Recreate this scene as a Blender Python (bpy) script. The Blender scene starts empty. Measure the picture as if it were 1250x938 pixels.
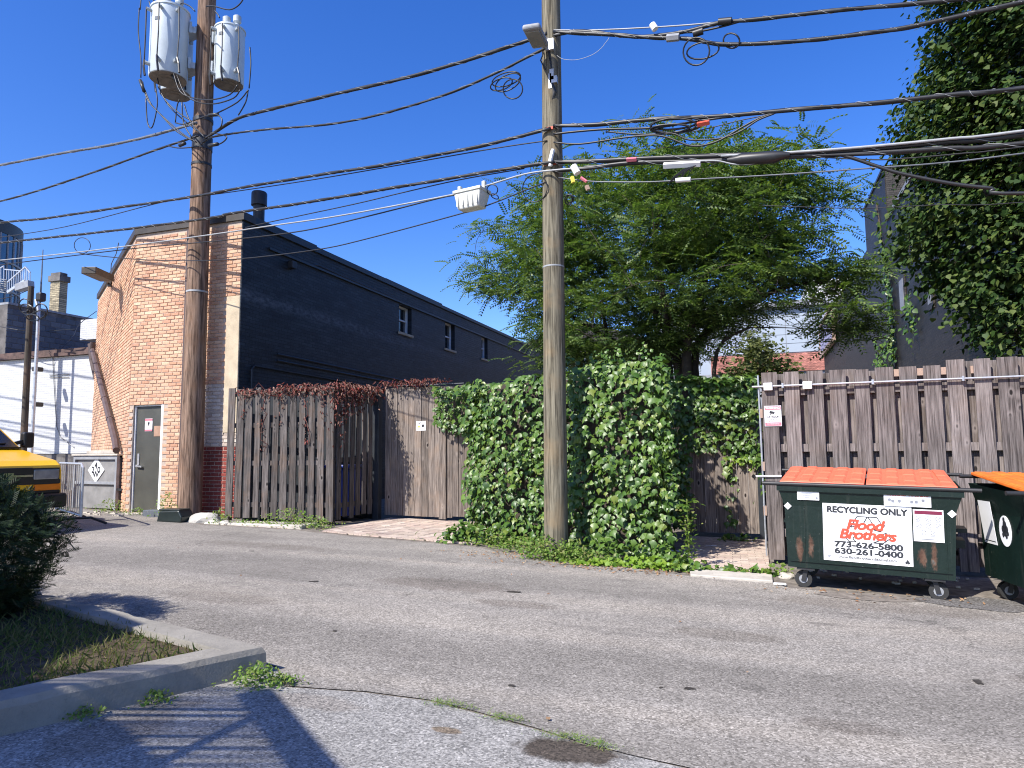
import bpy, bmesh, math, random
import numpy as np
from mathutils import Vector, Matrix, noise
R_ = math.radians
SC = bpy.context.scene
COL = SC.collection
random.seed(7)
RNG = np.random.default_rng(11)

# ------------------------------------------------------------------ camera
F_PX, CAM_H = 850.0, 1.5
YAW, PITCH, ROLL = R_(19.2), R_(5.44), R_(0.5)
CAMP = Vector((0, 0, CAM_H))
FW = Vector((-math.sin(YAW)*math.cos(PITCH), math.cos(YAW)*math.cos(PITCH), math.sin(PITCH)))
_r = Vector((math.cos(YAW), math.sin(YAW), 0)); _u = _r.cross(FW)
RT = _r*math.cos(ROLL) - _u*math.sin(ROLL)
UP = _u*math.cos(ROLL) + _r*math.sin(ROLL)
cd = bpy.data.cameras.new('camera'); cam = bpy.data.objects.new('camera', cd); COL.objects.link(cam)
cd.sensor_fit = 'HORIZONTAL'; cd.sensor_width = 36; cd.lens = F_PX/1250*36; cd.clip_end = 2000; cd.clip_start = 0.05
mw = Matrix.Identity(4)
for i in range(3):
    mw[i][0] = RT[i]; mw[i][1] = UP[i]; mw[i][2] = -FW[i]; mw[i][3] = CAMP[i]
cam.matrix_world = mw
SC.camera = cam

# ------------------------------------------------------------------ light
SUN_AZ, SUN_EL = R_(206), R_(45)          # compass angle from +Y, clockwise, of the direction TO the sun
sdir = Vector((math.sin(SUN_AZ)*math.cos(SUN_EL), math.cos(SUN_AZ)*math.cos(SUN_EL), math.sin(SUN_EL)))
w = bpy.data.worlds.new('World'); SC.world = w; w.use_nodes = True
nt = w.node_tree; bg = nt.nodes['Background']
sky = nt.nodes.new('ShaderNodeTexSky'); sky.sky_type = 'NISHITA'; sky.sun_disc = False
sky.sun_elevation = SUN_EL; sky.sun_rotation = SUN_AZ
sky.air_density = 1.0; sky.dust_density = 0.7; sky.ozone_density = 4.0; sky.altitude = 200
hs = nt.nodes.new('ShaderNodeHueSaturation'); hs.inputs['Hue'].default_value = .518; hs.inputs['Saturation'].default_value = 1.31; hs.inputs['Value'].default_value = 1.42
nt.links.new(sky.outputs[0], hs.inputs['Color']); nt.links.new(hs.outputs[0], bg.inputs[0])
bg.inputs[1].default_value = 0.1
sl = bpy.data.lights.new('sun', 'SUN'); sl.energy = 5.0; sl.angle = R_(0.55); sl.color = (1, .955, .88)
so = bpy.data.objects.new('sun', sl); COL.objects.link(so)
so.rotation_euler = (-sdir).to_track_quat('-Z', 'Y').to_euler(); so.location = (0, 0, 40)
SC.cycles.filter_width = 1.1
SC.view_settings.view_transform = 'Standard'; SC.view_settings.look = 'None'
SC.view_settings.exposure = 0.76; SC.view_settings.gamma = 1

# ------------------------------------------------------------------ helpers
def gz(x): return -0.02*max(-30, min(30, x))
def ray(px, py): return FW + RT*((px-625)/F_PX) + UP*((469-py)/F_PX)
def at_y(px, py, Y):
    d = ray(px, py); return CAMP + d*(Y/d.y)
def at_x(px, py, X):
    d = ray(px, py); return CAMP + d*(X/d.x)
def at_g(px, py, h=0.0):
    d = ray(px, py); t = (h-CAM_H)/(d.z+0.02*d.x); return CAMP + d*t
def at_plane(px, py, p, n):
    d = ray(px, py); t = (p-CAMP).dot(n)/d.dot(n); return CAMP + d*t

def prop(o, label=None, cat=None, group=None, kind=None):
    if label: o['label'] = label
    if cat: o['category'] = cat
    if group: o['group'] = group
    if kind: o['kind'] = kind
    return o
def thing(name, label, cat, loc=(0, 0, 0), rz=0, group=None):
    o = bpy.data.objects.new(name, None); COL.objects.link(o)
    o.empty_display_size = .1; o.location = loc; o.rotation_euler = (0, 0, rz)
    return prop(o, label, cat, group)
def link(name, me, parent=None):
    o = bpy.data.objects.new(name, me); COL.objects.link(o)
    if parent is not None: o.parent = parent
    return o

class MB:
    """collects geometry; build() links it as ONE mesh object"""
    def __init__(s): s.v = []; s.f = []; s.m = []
    def add(s, vs, fs, mi=0):
        b = len(s.v); s.v += [tuple(v) for v in vs]
        for f in fs: s.f.append(tuple(i+b for i in f)); s.m.append(mi)
        return s
    def box(s, lo, hi, mi=0, mat=None):
        x0, y0, z0 = lo; x1, y1, z1 = hi
        vs = [Vector(p) for p in ((x0,y0,z0),(x1,y0,z0),(x1,y1,z0),(x0,y1,z0),(x0,y0,z1),(x1,y0,z1),(x1,y1,z1),(x0,y1,z1))]
        if mat: vs = [mat @ v for v in vs]
        return s.add(vs, [(0,3,2,1),(4,5,6,7),(0,1,5,4),(1,2,6,5),(2,3,7,6),(3,0,4,7)], mi)
    def cbox(s, c, d, mi=0, mat=None):
        return s.box([c[i]-d[i]/2 for i in range(3)], [c[i]+d[i]/2 for i in range(3)], mi, mat)
    def bar(s, a, b, w_, h_, up=(0, 0, 1), mi=0):
        a = Vector(a); b = Vector(b); d = (b-a); L = d.length; d.normalize()
        u = Vector(up); x = d.cross(u)
        if x.length < 1e-4: x = d.cross(Vector((1, 0, 0)))
        x.normalize(); u = x.cross(d)
        vs = []
        for p in (a, b):
            for sx, su in ((-1,-1),(1,-1),(1,1),(-1,1)): vs.append(p + x*(sx*w_/2) + u*(su*h_/2))
        return s.add(vs, [(0,1,2,3),(7,6,5,4),(0,4,5,1),(1,5,6,2),(2,6,7,3),(3,7,4,0)], mi)
    def tube(s, pts, r, n=8, mi=0, caps=True):
        pts = [Vector(p) for p in pts]; rs = r if isinstance(r, (list, tuple)) else [r]*len(pts)
        vs = []; prev = None
        for i, p in enumerate(pts):
            t = (pts[min(i+1, len(pts)-1)] - pts[max(i-1, 0)]).normalized()
            if prev is None:
                a = t.cross(Vector((0, 0, 1)))
                if a.length < 1e-3: a = t.cross(Vector((1, 0, 0)))
            else:
                a = prev - t*prev.dot(t)
                if a.length < 1e-5: a = t.cross(Vector((1, 0, 0)))
            a.normalize(); prev = a; b = t.cross(a)
            for k in range(n):
                an = 2*math.pi*k/n; vs.append(p + (a*math.cos(an) + b*math.sin(an))*rs[i])
        fs = []
        for i in range(len(pts)-1):
            for k in range(n):
                k2 = (k+1) % n; fs.append((i*n+k, i*n+k2, (i+1)*n+k2, (i+1)*n+k))
        if caps: fs.append(tuple(range(n))[::-1]); fs.append(tuple((len(pts)-1)*n+k for k in range(n)))
        return s.add(vs, fs, mi)
    def lathe(s, prof, c=(0, 0, 0), n=24, mi=0):
        vs = []; c = Vector(c)
        for r, z in prof:
            for k in range(n):
                a = 2*math.pi*k/n; vs.append(c + Vector((r*math.cos(a), r*math.sin(a), z)))
        fs = [(i*n+k, i*n+(k+1) % n, (i+1)*n+(k+1) % n, (i+1)*n+k) for i in range(len(prof)-1) for k in range(n)]
        fs.append(tuple(range(n))[::-1]); fs.append(tuple((len(prof)-1)*n+k for k in range(n)))
        return s.add(vs, fs, mi)
    def prism(s, poly, a, b, mi=0):
        """poly: 3D points; extruded by vector (b) from offset (a)"""
        n = len(poly); a = Vector(a); b = Vector(b)
        vs = [Vector(p)+a for p in poly] + [Vector(p)+b for p in poly]
        fs = [tuple(range(n))[::-1], tuple(range(n, 2*n))] + [(i, (i+1) % n, n+(i+1) % n, n+i) for i in range(n)]
        return s.add(vs, fs, mi)
    def mesh(s, name, mats, smooth=False, off=None):
        me = bpy.data.meshes.new(name)
        vs = s.v if off is None else [(x-off[0], y-off[1], z-off[2]) for x, y, z in s.v]
        me.from_pydata(vs, [], s.f)
        for m in (mats if isinstance(mats, (list, tuple)) else [mats]): me.materials.append(m)
        me.polygons.foreach_set('material_index', s.m)
        if smooth: me.polygons.foreach_set('use_smooth', [True]*len(s.f))
        bm = bmesh.new(); bm.from_mesh(me); bmesh.ops.recalc_face_normals(bm, faces=bm.faces); bm.to_mesh(me); bm.free()
        me.update(); return me
    def build(s, name, mats, parent=None, smooth=False, world=False, bevel=0, seg=2, kind=None, auto=None):
        off = parent.location if (world and parent is not None) else None
        o = link(name, s.mesh(name, mats, smooth, off), parent)
        if bevel:
            b = o.modifiers.new('bevel', 'BEVEL'); b.width = bevel; b.segments = seg; b.limit_method = 'ANGLE'; b.angle_limit = R_(40)
        if auto:
            for p in o.data.polygons: p.use_smooth = True
            es = o.data
            bm = bmesh.new(); bm.from_mesh(es)
            for e in bm.edges:
                if len(e.link_faces) == 2 and e.calc_face_angle(0) > R_(auto): e.smooth = False
            bm.to_mesh(es); bm.free()
        if kind: o['kind'] = kind
        return o

def leaf_mesh(name, tv, tf, P, T, Nn, S, mats):
    """n copies of a leaf template at P, tip along T, facing Nn, scale S"""
    P = np.asarray(P, float); T = np.asarray(T, float); Nn = np.asarray(Nn, float); S = np.asarray(S, float)
    Nn = Nn/np.linalg.norm(Nn, axis=1, keepdims=True)
    T = T - Nn*(T*Nn).sum(1, keepdims=True); T = T/(np.linalg.norm(T, axis=1, keepdims=True)+1e-9)
    B = np.cross(T, Nn)
    tv = np.asarray(tv, float); k = len(tv); n = len(P)
    V = P[:, None, :] + S[:, None, None]*(tv[None, :, 0, None]*B[:, None, :] + tv[None, :, 1, None]*T[:, None, :] + tv[None, :, 2, None]*Nn[:, None, :])
    V = V.reshape(-1, 3)
    me = bpy.data.meshes.new(name)
    nv = n*k; loops = []; starts = []; tots = []; c = 0
    for f in tf: starts.append(c); tots.append(len(f)); loops += list(f); c += len(f)
    L = (np.array(loops)[None, :] + (np.arange(n)*k)[:, None]).ravel()
    ST = (np.array(starts)[None, :] + (np.arange(n)*c)[:, None]).ravel()
    TT = np.tile(np.array(tots), n)
    me.vertices.add(nv); me.vertices.foreach_set('co', V.ravel())
    me.loops.add(len(L)); me.loops.foreach_set('vertex_index', L.astype(np.int32))
    me.polygons.add(len(ST)); me.polygons.foreach_set('loop_start', ST.astype(np.int32)); me.polygons.foreach_set('loop_total', TT.astype(np.int32))
    me.update(calc_edges=True); me.validate()
    for m in mats: me.materials.append(m)
    return me

# ------------------------------------------------------------------ materials
class NT:
    def __init__(s, name):
        s.m = bpy.data.materials.new(name); s.m.use_nodes = True; s.t = s.m.node_tree
        s.b = s.t.nodes['Principled BSDF']; s.out = s.t.nodes['Material Output']
    def n(s, typ, **kw):
        nd = s.t.nodes.new('ShaderNode'+typ)
        for k, v in kw.items():
            if k.startswith('_'): setattr(nd, k[1:], v)
            else:
                key = int(k[1:]) if k[0] == 'i' and k[1:].isdigit() else k.replace('__', ' ')
                if hasattr(v, 'is_output'): s.t.links.new(v, nd.inputs[key])
                else: nd.inputs[key].default_value = v
        return nd
    def l(s, a, b): s.t.links.new(a, b)
    def pos(s, sc=(1, 1, 1), rnd=False, obj=False):
        if obj: p = s.n('TexCoord').outputs['Object']
        else: p = s.n('NewGeometry').outputs['Position']
        mp = s.n('Mapping'); s.l(p, mp.inputs[0]); mp.inputs['Scale'].default_value = sc
        if rnd:
            oi = s.n('ObjectInfo'); mu = s.n('VectorMath', _operation='SCALE', i0=(37., 91., 53.)); s.l(oi.outputs['Random'], mu.inputs['Scale'])
            s.l(mu.outputs[0], mp.inputs['Location'])
        return mp.outputs[0]
    def noise(s, vec, scale=5, detail=3, rough=.55, dist=0):
        nd = s.n('TexNoise', Scale=scale, Detail=detail, Roughness=rough, Distortion=dist); s.l(vec, nd.inputs['Vector']); return nd.outputs['Fac']
    def vor(s, vec, scale=5, out='Distance', feat='F1'):
        nd = s.n('TexVoronoi', Scale=scale, _feature=feat); s.l(vec, nd.inputs['Vector']); return nd.outputs[out]
    def ramp(s, fac, stops, interp='LINEAR'):
        nd = s.n('ValToRGB'); s.l(fac, nd.inputs[0]); cr = nd.color_ramp; cr.interpolation = interp
        while len(cr.elements) < len(stops): cr.elements.new(.5)
        for e, (p, c) in zip(cr.elements, stops):
            e.position = p; e.color = (c, c, c, 1) if not isinstance(c, (tuple, list)) else (*c, 1)
        return nd.outputs[0]
    def mix(s, fac, a, b, mode='MIX'):
        nd = s.n('Mix', _data_type='RGBA', _blend_type=mode)
        for i, v in ((0, fac), (6, a), (7, b)):
            if hasattr(v, 'is_output'): s.l(v, nd.inputs[i])
            elif i == 0: nd.inputs[0].default_value = v
            else: nd.inputs[i].default_value = (*v, 1)
        return nd.outputs[2]
    def math(s, op, a, b=0.0):
        nd = s.n('Math', _operation=op)
        for i, v in ((0, a), (1, b)):
            if hasattr(v, 'is_output'): s.l(v, nd.inputs[i])
            else: nd.inputs[i].default_value = v
        return nd.outputs[0]
    def rand(s):
        """one number per piece: object random plus island random"""
        a = s.n('ObjectInfo').outputs['Random']; b = s.n('NewGeometry').outputs['Random Per Island']
        return s.math('FRACT', s.math('ADD', a, b))
    def bump(s, h, strength=.5, dist=.01):
        nd = s.n('Bump', Strength=strength, Distance=dist); s.l(h, nd.inputs['Height']); s.l(nd.outputs[0], s.b.inputs['Normal'])
    def fin(s, col=None, rough=None, metal=None, spec=None):
        for v, k in ((col, 'Base Color'), (rough, 'Roughness'), (metal, 'Metallic'), (spec, 'Specular IOR Level')):
            if v is None: continue
            if hasattr(v, 'is_output'): s.l(v, s.b.inputs[k])
            else: s.b.inputs[k].default_value = (*v, 1) if isinstance(v, (tuple, list)) else v
        return s.m

def simple(name, c, rough=.6, metal=0, var=.25, scale=6, bump=0, spec=.5, fine=60):
    n = NT(name); p = n.pos(obj=True)
    f = n.noise(p, scale, 4, .6); d = tuple(x*(1-var) for x in c); e = tuple(min(1, x*(1+var*.6)) for x in c)
    col = n.mix(n.ramp(f, [(.3, 0.), (.7, 1.)]), d, e)
    if bump: n.bump(n.noise(p, fine, 3), bump, .004)
    return n.fin(col, rough, metal, spec)

def m_asphalt(name, c0, c1, c2, sc, bump, bands=True, stains=()):
    n = NT(name); p = n.pos()
    agg = n.vor(p, sc, 'Color'); sep = n.n('SeparateColor'); n.l(agg, sep.inputs[0])
    fine = n.noise(p, sc*.45, 3, .7)
    g = n.math('ADD', n.math('MULTIPLY', sep.outputs[0], .55), n.math('MULTIPLY', fine, .45))
    col = n.ramp(g, [(.2, c0), (.5, c1), (.8, c2)])
    col = n.mix(n.ramp(sep.outputs[1], [(.9, 0.), (.97, .5)]), col, tuple(min(1, x*1.7) for x in c2))
    big = n.noise(p, .45, 5, .6, .3)
    col = n.mix(1.0, col, n.ramp(big, [(.3, .8), (.7, 1.12)]), 'MULTIPLY')
    med = n.noise(p, 5, 4, .65)
    col = n.mix(1.0, col, n.ramp(med, [(.3, .88), (.7, 1.08)]), 'MULTIPLY')
    if bands:
        pb = n.pos((.06, 1.0, 1)); b = n.noise(pb, 1.15, 3, .5, .2)
        col = n.mix(1.0, col, n.ramp(b, [(.36, (.78, .78, .78)), (.5, .96), (.64, (1.1, 1.08, 1.05))]), 'MULTIPLY')
        st = n.noise(n.pos((.35, .9, 1)), 1.3, 4, .6)
        col = n.mix(n.ramp(st, [(.64, 0.), (.72, .5)]), col, (.055, .05, .048))
        cr = n.vor(n.n('Mapping', Vector=n.pos(), Rotation=(0, 0, .3)).outputs[0], .55, 'Distance', 'DISTANCE_TO_EDGE')
        wob = n.math('ADD', cr, n.math('MULTIPLY', n.math('SUBTRACT', n.noise(p, 3.5, 4, .7), .5), .22))
        ln = n.ramp(n.math('ABSOLUTE', wob), [(.0, .8), (.011, 0.)])
        ln = n.math('MULTIPLY', ln, n.ramp(n.noise(p, .8, 2), [(.52, 0.), (.6, .6)]))
        col = n.mix(ln, col, (.03, .028, .026))
    if stains:
        sx = n.n('SeparateXYZ'); n.l(p, sx.inputs[0]); ed = n.math('MULTIPLY', n.math('SUBTRACT', n.noise(p, 6, 5, .7), .5), 1.3)
        for (x, y, rx, ry, k, cs) in stains:
            dx = n.math('DIVIDE', n.math('SUBTRACT', sx.outputs[0], x), rx); dy = n.math('DIVIDE', n.math('SUBTRACT', sx.outputs[1], y), ry)
            d = n.math('ADD', n.math('SQRT', n.math('ADD', n.math('MULTIPLY', dx, dx), n.math('MULTIPLY', dy, dy))), ed)
            col = n.mix(n.ramp(d, [(.7, k), (1.0, 0.)]), col, n.mix(1.0, col, cs, 'MULTIPLY'))
    n.bump(n.math('ADD', sep.outputs[2], n.math('MULTIPLY', fine, 1.5)), bump, .006)
    return n.fin(col, .92, spec=.25)

def m_wood(name, dark, light, grain=(55, 55, 2.2), knots=True, bump=.5, warm=(.16, .1, .065), objc=False):
    n = NT(name); p = n.pos(grain, rnd=True, obj=objc); p1 = n.pos((1, 1, 1), rnd=True, obj=objc)
    g = n.noise(p, 1, 5, .65, .4)
    col = n.ramp(g, [(.34, dark), (.5, tuple((a+b)/2 for a, b in zip(dark, light))), (.66, light)])
    crk = n.noise(n.pos((95, 95, 1.3), rnd=True, obj=objc), 1, 2, .5)
    col = n.mix(n.ramp(crk, [(.64, 0.), (.7, .8)]), col, tuple(x*.3 for x in dark))
    blot = n.noise(p1, 2.2, 4, .6)
    col = n.mix(n.ramp(blot, [(.5, 0.), (.78, .55)]), col, warm)
    rv = n.n('ObjectInfo').outputs['Random']
    col = n.mix(1.0, col, n.ramp(rv, [(0, .72), (.5, 1.), (1, 1.22)]), 'MULTIPLY')
    h = n.math('SUBTRACT', g, n.math('MULTIPLY', n.ramp(crk, [(.62, 0.), (.68, 1.)]), .6))
    if knots:
        v = n.vor(n.pos((7, 7, 3.6), rnd=True), 1); msk = n.ramp(n.noise(p1, 1.6, 1), [(.5, 0.), (.54, 1.)])
        k = n.math('MULTIPLY', n.ramp(v, [(.09, 1.), (.15, 0.)]), msk)
        halo = n.math('MULTIPLY', n.ramp(v, [(.12, 1.), (.3, 0.)]), msk)
        col = n.mix(n.math('MULTIPLY', halo, .35), col, tuple(min(1, x*1.5) for x in light))
        col = n.mix(k, col, tuple(x*.3 for x in dark))
    n.bump(h, bump, .006)
    return n.fin(col, .85, spec=.2)

def m_leaf(name, cols, rough=.4, spec=.5, trans=.25):
    n = NT(name); r = n.rand()
    k = len(cols); col = n.ramp(r, [(i/(k-1), c) for i, c in enumerate(cols)])
    n.fin(col, rough, spec=spec)
    tr = n.n('BsdfTranslucent'); tc = n.mix(1.0, col, (1.5, 1.7, .7), 'MULTIPLY'); n.l(tc, tr.inputs[0])
    mx = n.n('MixShader', i0=trans); n.l(n.b.outputs[0], mx.inputs[1]); n.l(tr.outputs[0], mx.inputs[2])
    n.l(mx.outputs[0], n.out.inputs[0])
    return n.m

def m_brickpiece(name, cols, mort=.0):
    n = NT(name); r = n.rand(); k = len(cols)
    col = n.ramp(r, [(i/(k-1), c) for i, c in enumerate(cols)])
    p = n.pos(); f = n.noise(p, 28, 4, .7); col = n.mix(1.0, col, n.ramp(f, [(.3, .78), (.7, 1.15)]), 'MULTIPLY')
    big = n.noise(p, .7, 4, .6); col = n.mix(1.0, col, n.ramp(big, [(.3, .85), (.7, 1.1)]), 'MULTIPLY')
    sp = n.noise(p, 9, 5, .7); col = n.mix(n.ramp(sp, [(.62, 0.), (.75, .5)]), col, (.5, .42, .36))
    n.bump(n.noise(p, 60, 4), .5, .004)
    return n.fin(col, .9, spec=.2)

def m_painted_brick(name, c, axis, worn=None):
    """far painted brickwork too small to pick apart: relief and small tone shifts"""
    n = NT(name); g = n.n('NewGeometry').outputs['Position']; sp = n.n('SeparateXYZ'); n.l(g, sp.inputs[0])
    cv = n.n('CombineXYZ'); n.l(sp.outputs[axis], cv.inputs[0]); n.l(sp.outputs[2], cv.inputs[1])
    bt = n.n('TexBrick', Scale=1.0, Color1=(.7, .7, .7, 1), Color2=(1.3, 1.3, 1.3, 1), Mortar=(.4, .4, .4, 1))
    bt.inputs['Brick Width'].default_value = .21; bt.inputs['Row Height'].default_value = .072; bt.inputs['Mortar Size'].default_value = .007
    n.l(cv.outputs[0], bt.inputs['Vector'])
    col = n.mix(1.0, bt.outputs['Color'], c, 'MULTIPLY')
    p = n.pos(); big = n.noise(p, .9, 5, .65)
    col = n.mix(1.0, col, n.ramp(big, [(.3, .75), (.7, 1.25)]), 'MULTIPLY')
    col = n.mix(1.0, col, n.ramp(n.noise(n.pos((.7, .7, 7)), 1.3, 4, .7), [(.35, .7), (.65, 1.35)]), 'MULTIPLY')
    if worn:
        zc, hw, wc = worn
        d = n.math('ABSOLUTE', n.math('SUBTRACT', sp.outputs[2], zc))
        fz = n.ramp(n.math('ADD', d, n.math('MULTIPLY', n.noise(p, 3, 4, .7), .25)), [(hw, 1.), (hw+.22, 0.)])
        fz = n.math('MULTIPLY', fz, n.ramp(n.noise(n.pos((1, 6, 14)), 1.2, 3, .6), [(.38, .15), (.62, 1.)]))
        fz = n.math('MULTIPLY', fz, n.ramp(n.math('MULTIPLY', sp.outputs[1], .04), [(.45, 1.), (.98, .1)]))
        col = n.mix(n.math('MULTIPLY', fz, .8), col, wc)
    h = n.math('ADD', n.math('MULTIPLY', bt.outputs['Fac'], -1), n.math('MULTIPLY', n.noise(p, 22, 3), .6))
    n.bump(h, .9, .012)
    return n.fin(col, .55, spec=.35)

MAT = {}
MAT['alley'] = m_asphalt('alley_asphalt', (.132, .12, .104), (.25, .228, .2), (.365, .335, .298), 95, .5, stains=[(-3.2, 7.0, .9, .35, .5, (.55, .5, .47)), (-2.2, 6.4, .5, .16, .45, (.5, .46, .44)), (1.1, 7.6, 1.3, .3, .45, (.62, .57, .52)), (-.3, 6.0, .5, .2, .5, (.6, .57, .54)), (1.8, 5.6, .35, .14, .4, (.5, .47, .45)), (-5, 5.6, .7, .25, .5, (.65, .62, .6)), (-6.8, 8.6, 1.4, .3, .5, (.68, .65, .62)), (3.2, 4.4, 1.2, .3, .5, (.62, .6, .58)), (.4, 4.3, .3, .12, .6, (.6, .57, .55))])
MAT['lot'] = m_asphalt('lot_aggregate', (.13, .125, .117), (.26, .25, .234), (.39, .372, .345), 95, .7, bands=False, stains=[(-.93, 3.48, .3, .15, 1., (.27, .23, .2)), (-2.5, 3.6, .4, .12, .4, (.8, .7, .62)), (-3.2, 2.9, .25, .5, .6, (.6, .52, .45)), (-1.6, 3.5, .1, .04, .8, (.6, .45, .3))])
MAT['dirt'] = simple('dirt', (.2, .175, .15), .95, var=.45, scale=9, bump=.9, spec=.1)
MAT['soil'] = simple('soil', (.085, .065, .045), .95, var=.5, scale=12, bump=1, spec=.1)
def m_conc(name, c):
    n = NT(name); p = n.pos(); col = n.mix(n.ramp(n.noise(p, 3, 5, .65), [(.3, 0.), (.7, 1.)]), tuple(x*.72 for x in c), tuple(x*1.1 for x in c))
    col = n.mix(n.ramp(n.noise(p, 40, 3, .7), [(.6, 0.), (.75, .5)]), col, tuple(x*.45 for x in c))
    col = n.mix(n.ramp(n.noise(n.pos((1, 1, .3)), 2, 4, .7), [(.55, 0.), (.75, .5)]), col, (.12, .115, .1))
    n.bump(n.noise(p, 45, 4, .7), .7, .008); return n.fin(col, .92, spec=.2)
MAT['conc'] = m_conc('old_concrete', (.46, .44, .4)); MAT['slab'] = m_conc('slab_concrete', (.5, .46, .4)); MAT['kerb'] = m_conc('weathered_kerb', (.28, .26, .225))
MAT['brick'] = m_brickpiece('salmon_brick', [(.44, .24, .155), (.53, .32, .205), (.58, .37, .25), (.5, .285, .185), (.62, .44, .3), (.55, .345, .225), (.46, .25, .165), (.58, .39, .265)])
MAT['brick_white'] = m_brickpiece('whitewashed_brick', [(.55, .47, .4), (.4, .33, .28), (.62, .55, .48), (.5, .4, .33)])
MAT['brick_red'] = m_brickpiece('red_painted_brick', [(.2, .045, .035), (.24, .055, .045), (.17, .04, .03)])
MAT['mortar'] = simple('mortar', (.42, .34, .28), .95, var=.2, scale=20, bump=.5)
MAT['paver'] = m_brickpiece('tan_paver', [(.42, .34, .28), (.5, .41, .34), (.38, .3, .26), (.47, .36, .3), (.54, .46, .39)])
MAT['navy_brick'] = m_painted_brick('navy_painted_brick', (.019, .023, .029), 1, (4.74, .12, (.11, .125, .15)))
MAT['char_brick'] = m_painted_brick('charcoal_painted_brick', (.022, .0175, .0135), 1)
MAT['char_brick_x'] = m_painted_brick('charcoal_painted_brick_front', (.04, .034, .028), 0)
MAT['stucco'] = m_conc('beige_cement', (.52, .43, .31))
MAT['navy'] = simple('navy_paint', (.02, .024, .03), .5, var=.3)
MAT['fence'] = m_wood('weathered_boards', (.03, .026, .024), (.155, .135, .126))
MAT['fence_r'] = m_wood('brown_weathered_boards', (.055, .045, .042), (.255, .218, .205), warm=(.17, .125, .1))
MAT['gate'] = m_wood('gate_boards', (.07, .055, .048), (.28, .235, .205), warm=(.27, .18, .12))
MAT['fresh_wood'] = simple('cut_wood', (.36, .25, .19), .8, var=.2)
MAT['pole_l'] = m_wood('brown_pole_wood', (.05, .03, .022), (.32, .215, .155), grain=(26, 26, 1.6), knots=False, warm=(.2, .1, .05), bump=.8, objc=True)
MAT['pole_r'] = m_wood('greenish_pole_wood', (.05, .043, .03), (.225, .2, .145), grain=(26, 26, 1.4), knots=False, warm=(.28, .19, .1), bump=.8, objc=True)
MAT['pole_d'] = m_wood('dark_pole_wood', (.03, .025, .02), (.1, .085, .07), grain=(40, 40, 1.2), knots=False, objc=True)
MAT['ivy'] = m_leaf('ivy_leaf', [(.022, .056, .008), (.042, .094, .013), (.075, .138, .02), (.055, .115, .016), (.115, .185, .03), (.04, .09, .012), (.06, .12, .015), (.15, .19, .035)], .42, .45, .1)
MAT['redleaf'] = m_leaf('dry_red_leaf', [(.19, .034, .028), (.1, .024, .02), (.28, .1, .08), (.15, .05, .04), (.05, .022, .018), (.34, .2, .16), (.12, .05, .035)], .7, .25, .1)
MAT['locust'] = m_leaf('locust_leaf', [(.04, .08, .022), (.066, .115, .03), (.1, .155, .04), (.165, .215, .065), (.05, .098, .027)], .5, .35, .34)
MAT['linden'] = m_leaf('linden_leaf', [(.012, .03, .007), (.022, .05, .01), (.034, .068, .013), (.085, .115, .026), (.016, .04, .008)], .6, .25, .16)
MAT['olive'] = m_leaf('olive_leaf', [(.07, .09, .03), (.12, .14, .05), (.17, .18, .07)], .6, .2, .3)
MAT['yew'] = m_leaf('yew_leaf', [(.007, .016, .005), (.012, .026, .006), (.022, .042, .01)], .55, .3, .08)
MAT['weed'] = m_leaf('weed_leaf', [(.07, .14, .02), (.11, .19, .03), (.17, .25, .05), (.2, .19, .07)], .5, .3, .3)
MAT['lime'] = m_leaf('lime_leaf', [(.12, .22, .02), (.19, .3, .03), (.24, .33, .05), (.09, .18, .02)], .45, .4, .3)
MAT['grass'] = m_leaf('grass_blade', [(.05, .085, .02), (.085, .12, .03), (.2, .16, .08), (.07, .1, .025), (.16, .13, .07)], .6, .2, .25)
MAT['litter'] = m_leaf('dead_leaf', [(.2, .1, .05), (.32, .19, .1), (.14, .07, .04), (.42, .3, .18)], .8, .2, .1)
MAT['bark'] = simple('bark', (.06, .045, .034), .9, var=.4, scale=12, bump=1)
MAT['cable'] = simple('black_cable', (.014, .014, .016), .45, var=.2)
MAT['cable_g'] = simple('grey_cable', (.11, .12, .14), .4, var=.3, scale=3)
MAT['cable_w'] = simple('pale_cable', (.3, .31, .32), .45, var=.2)
MAT['galv'] = simple('galvanised_steel', (.5, .51, .53), .42, .6, var=.2, scale=14)
MAT['tank'] = simple('transformer_paint', (.5, .56, .6), .38, var=.1, scale=3)
MAT['tank_b'] = simple('tank_underside', (.2, .18, .16), .7, var=.35, scale=9)
MAT['porcelain'] = simple('porcelain', (.42, .46, .48), .25)
MAT['darkmetal'] = simple('dark_metal', (.03, .03, .032), .5, .3)
MAT['bronze'] = simple('bronze_metal', (.05, .042, .035), .5, .2)
MAT['black'] = simple('black_plastic', (.012, .012, .012), .45)
MAT['rubber'] = simple('rubber', (.022, .022, .022), .8)
MAT['white'] = simple('white_paint', (.78, .78, .77), .6, var=.08)
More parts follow.
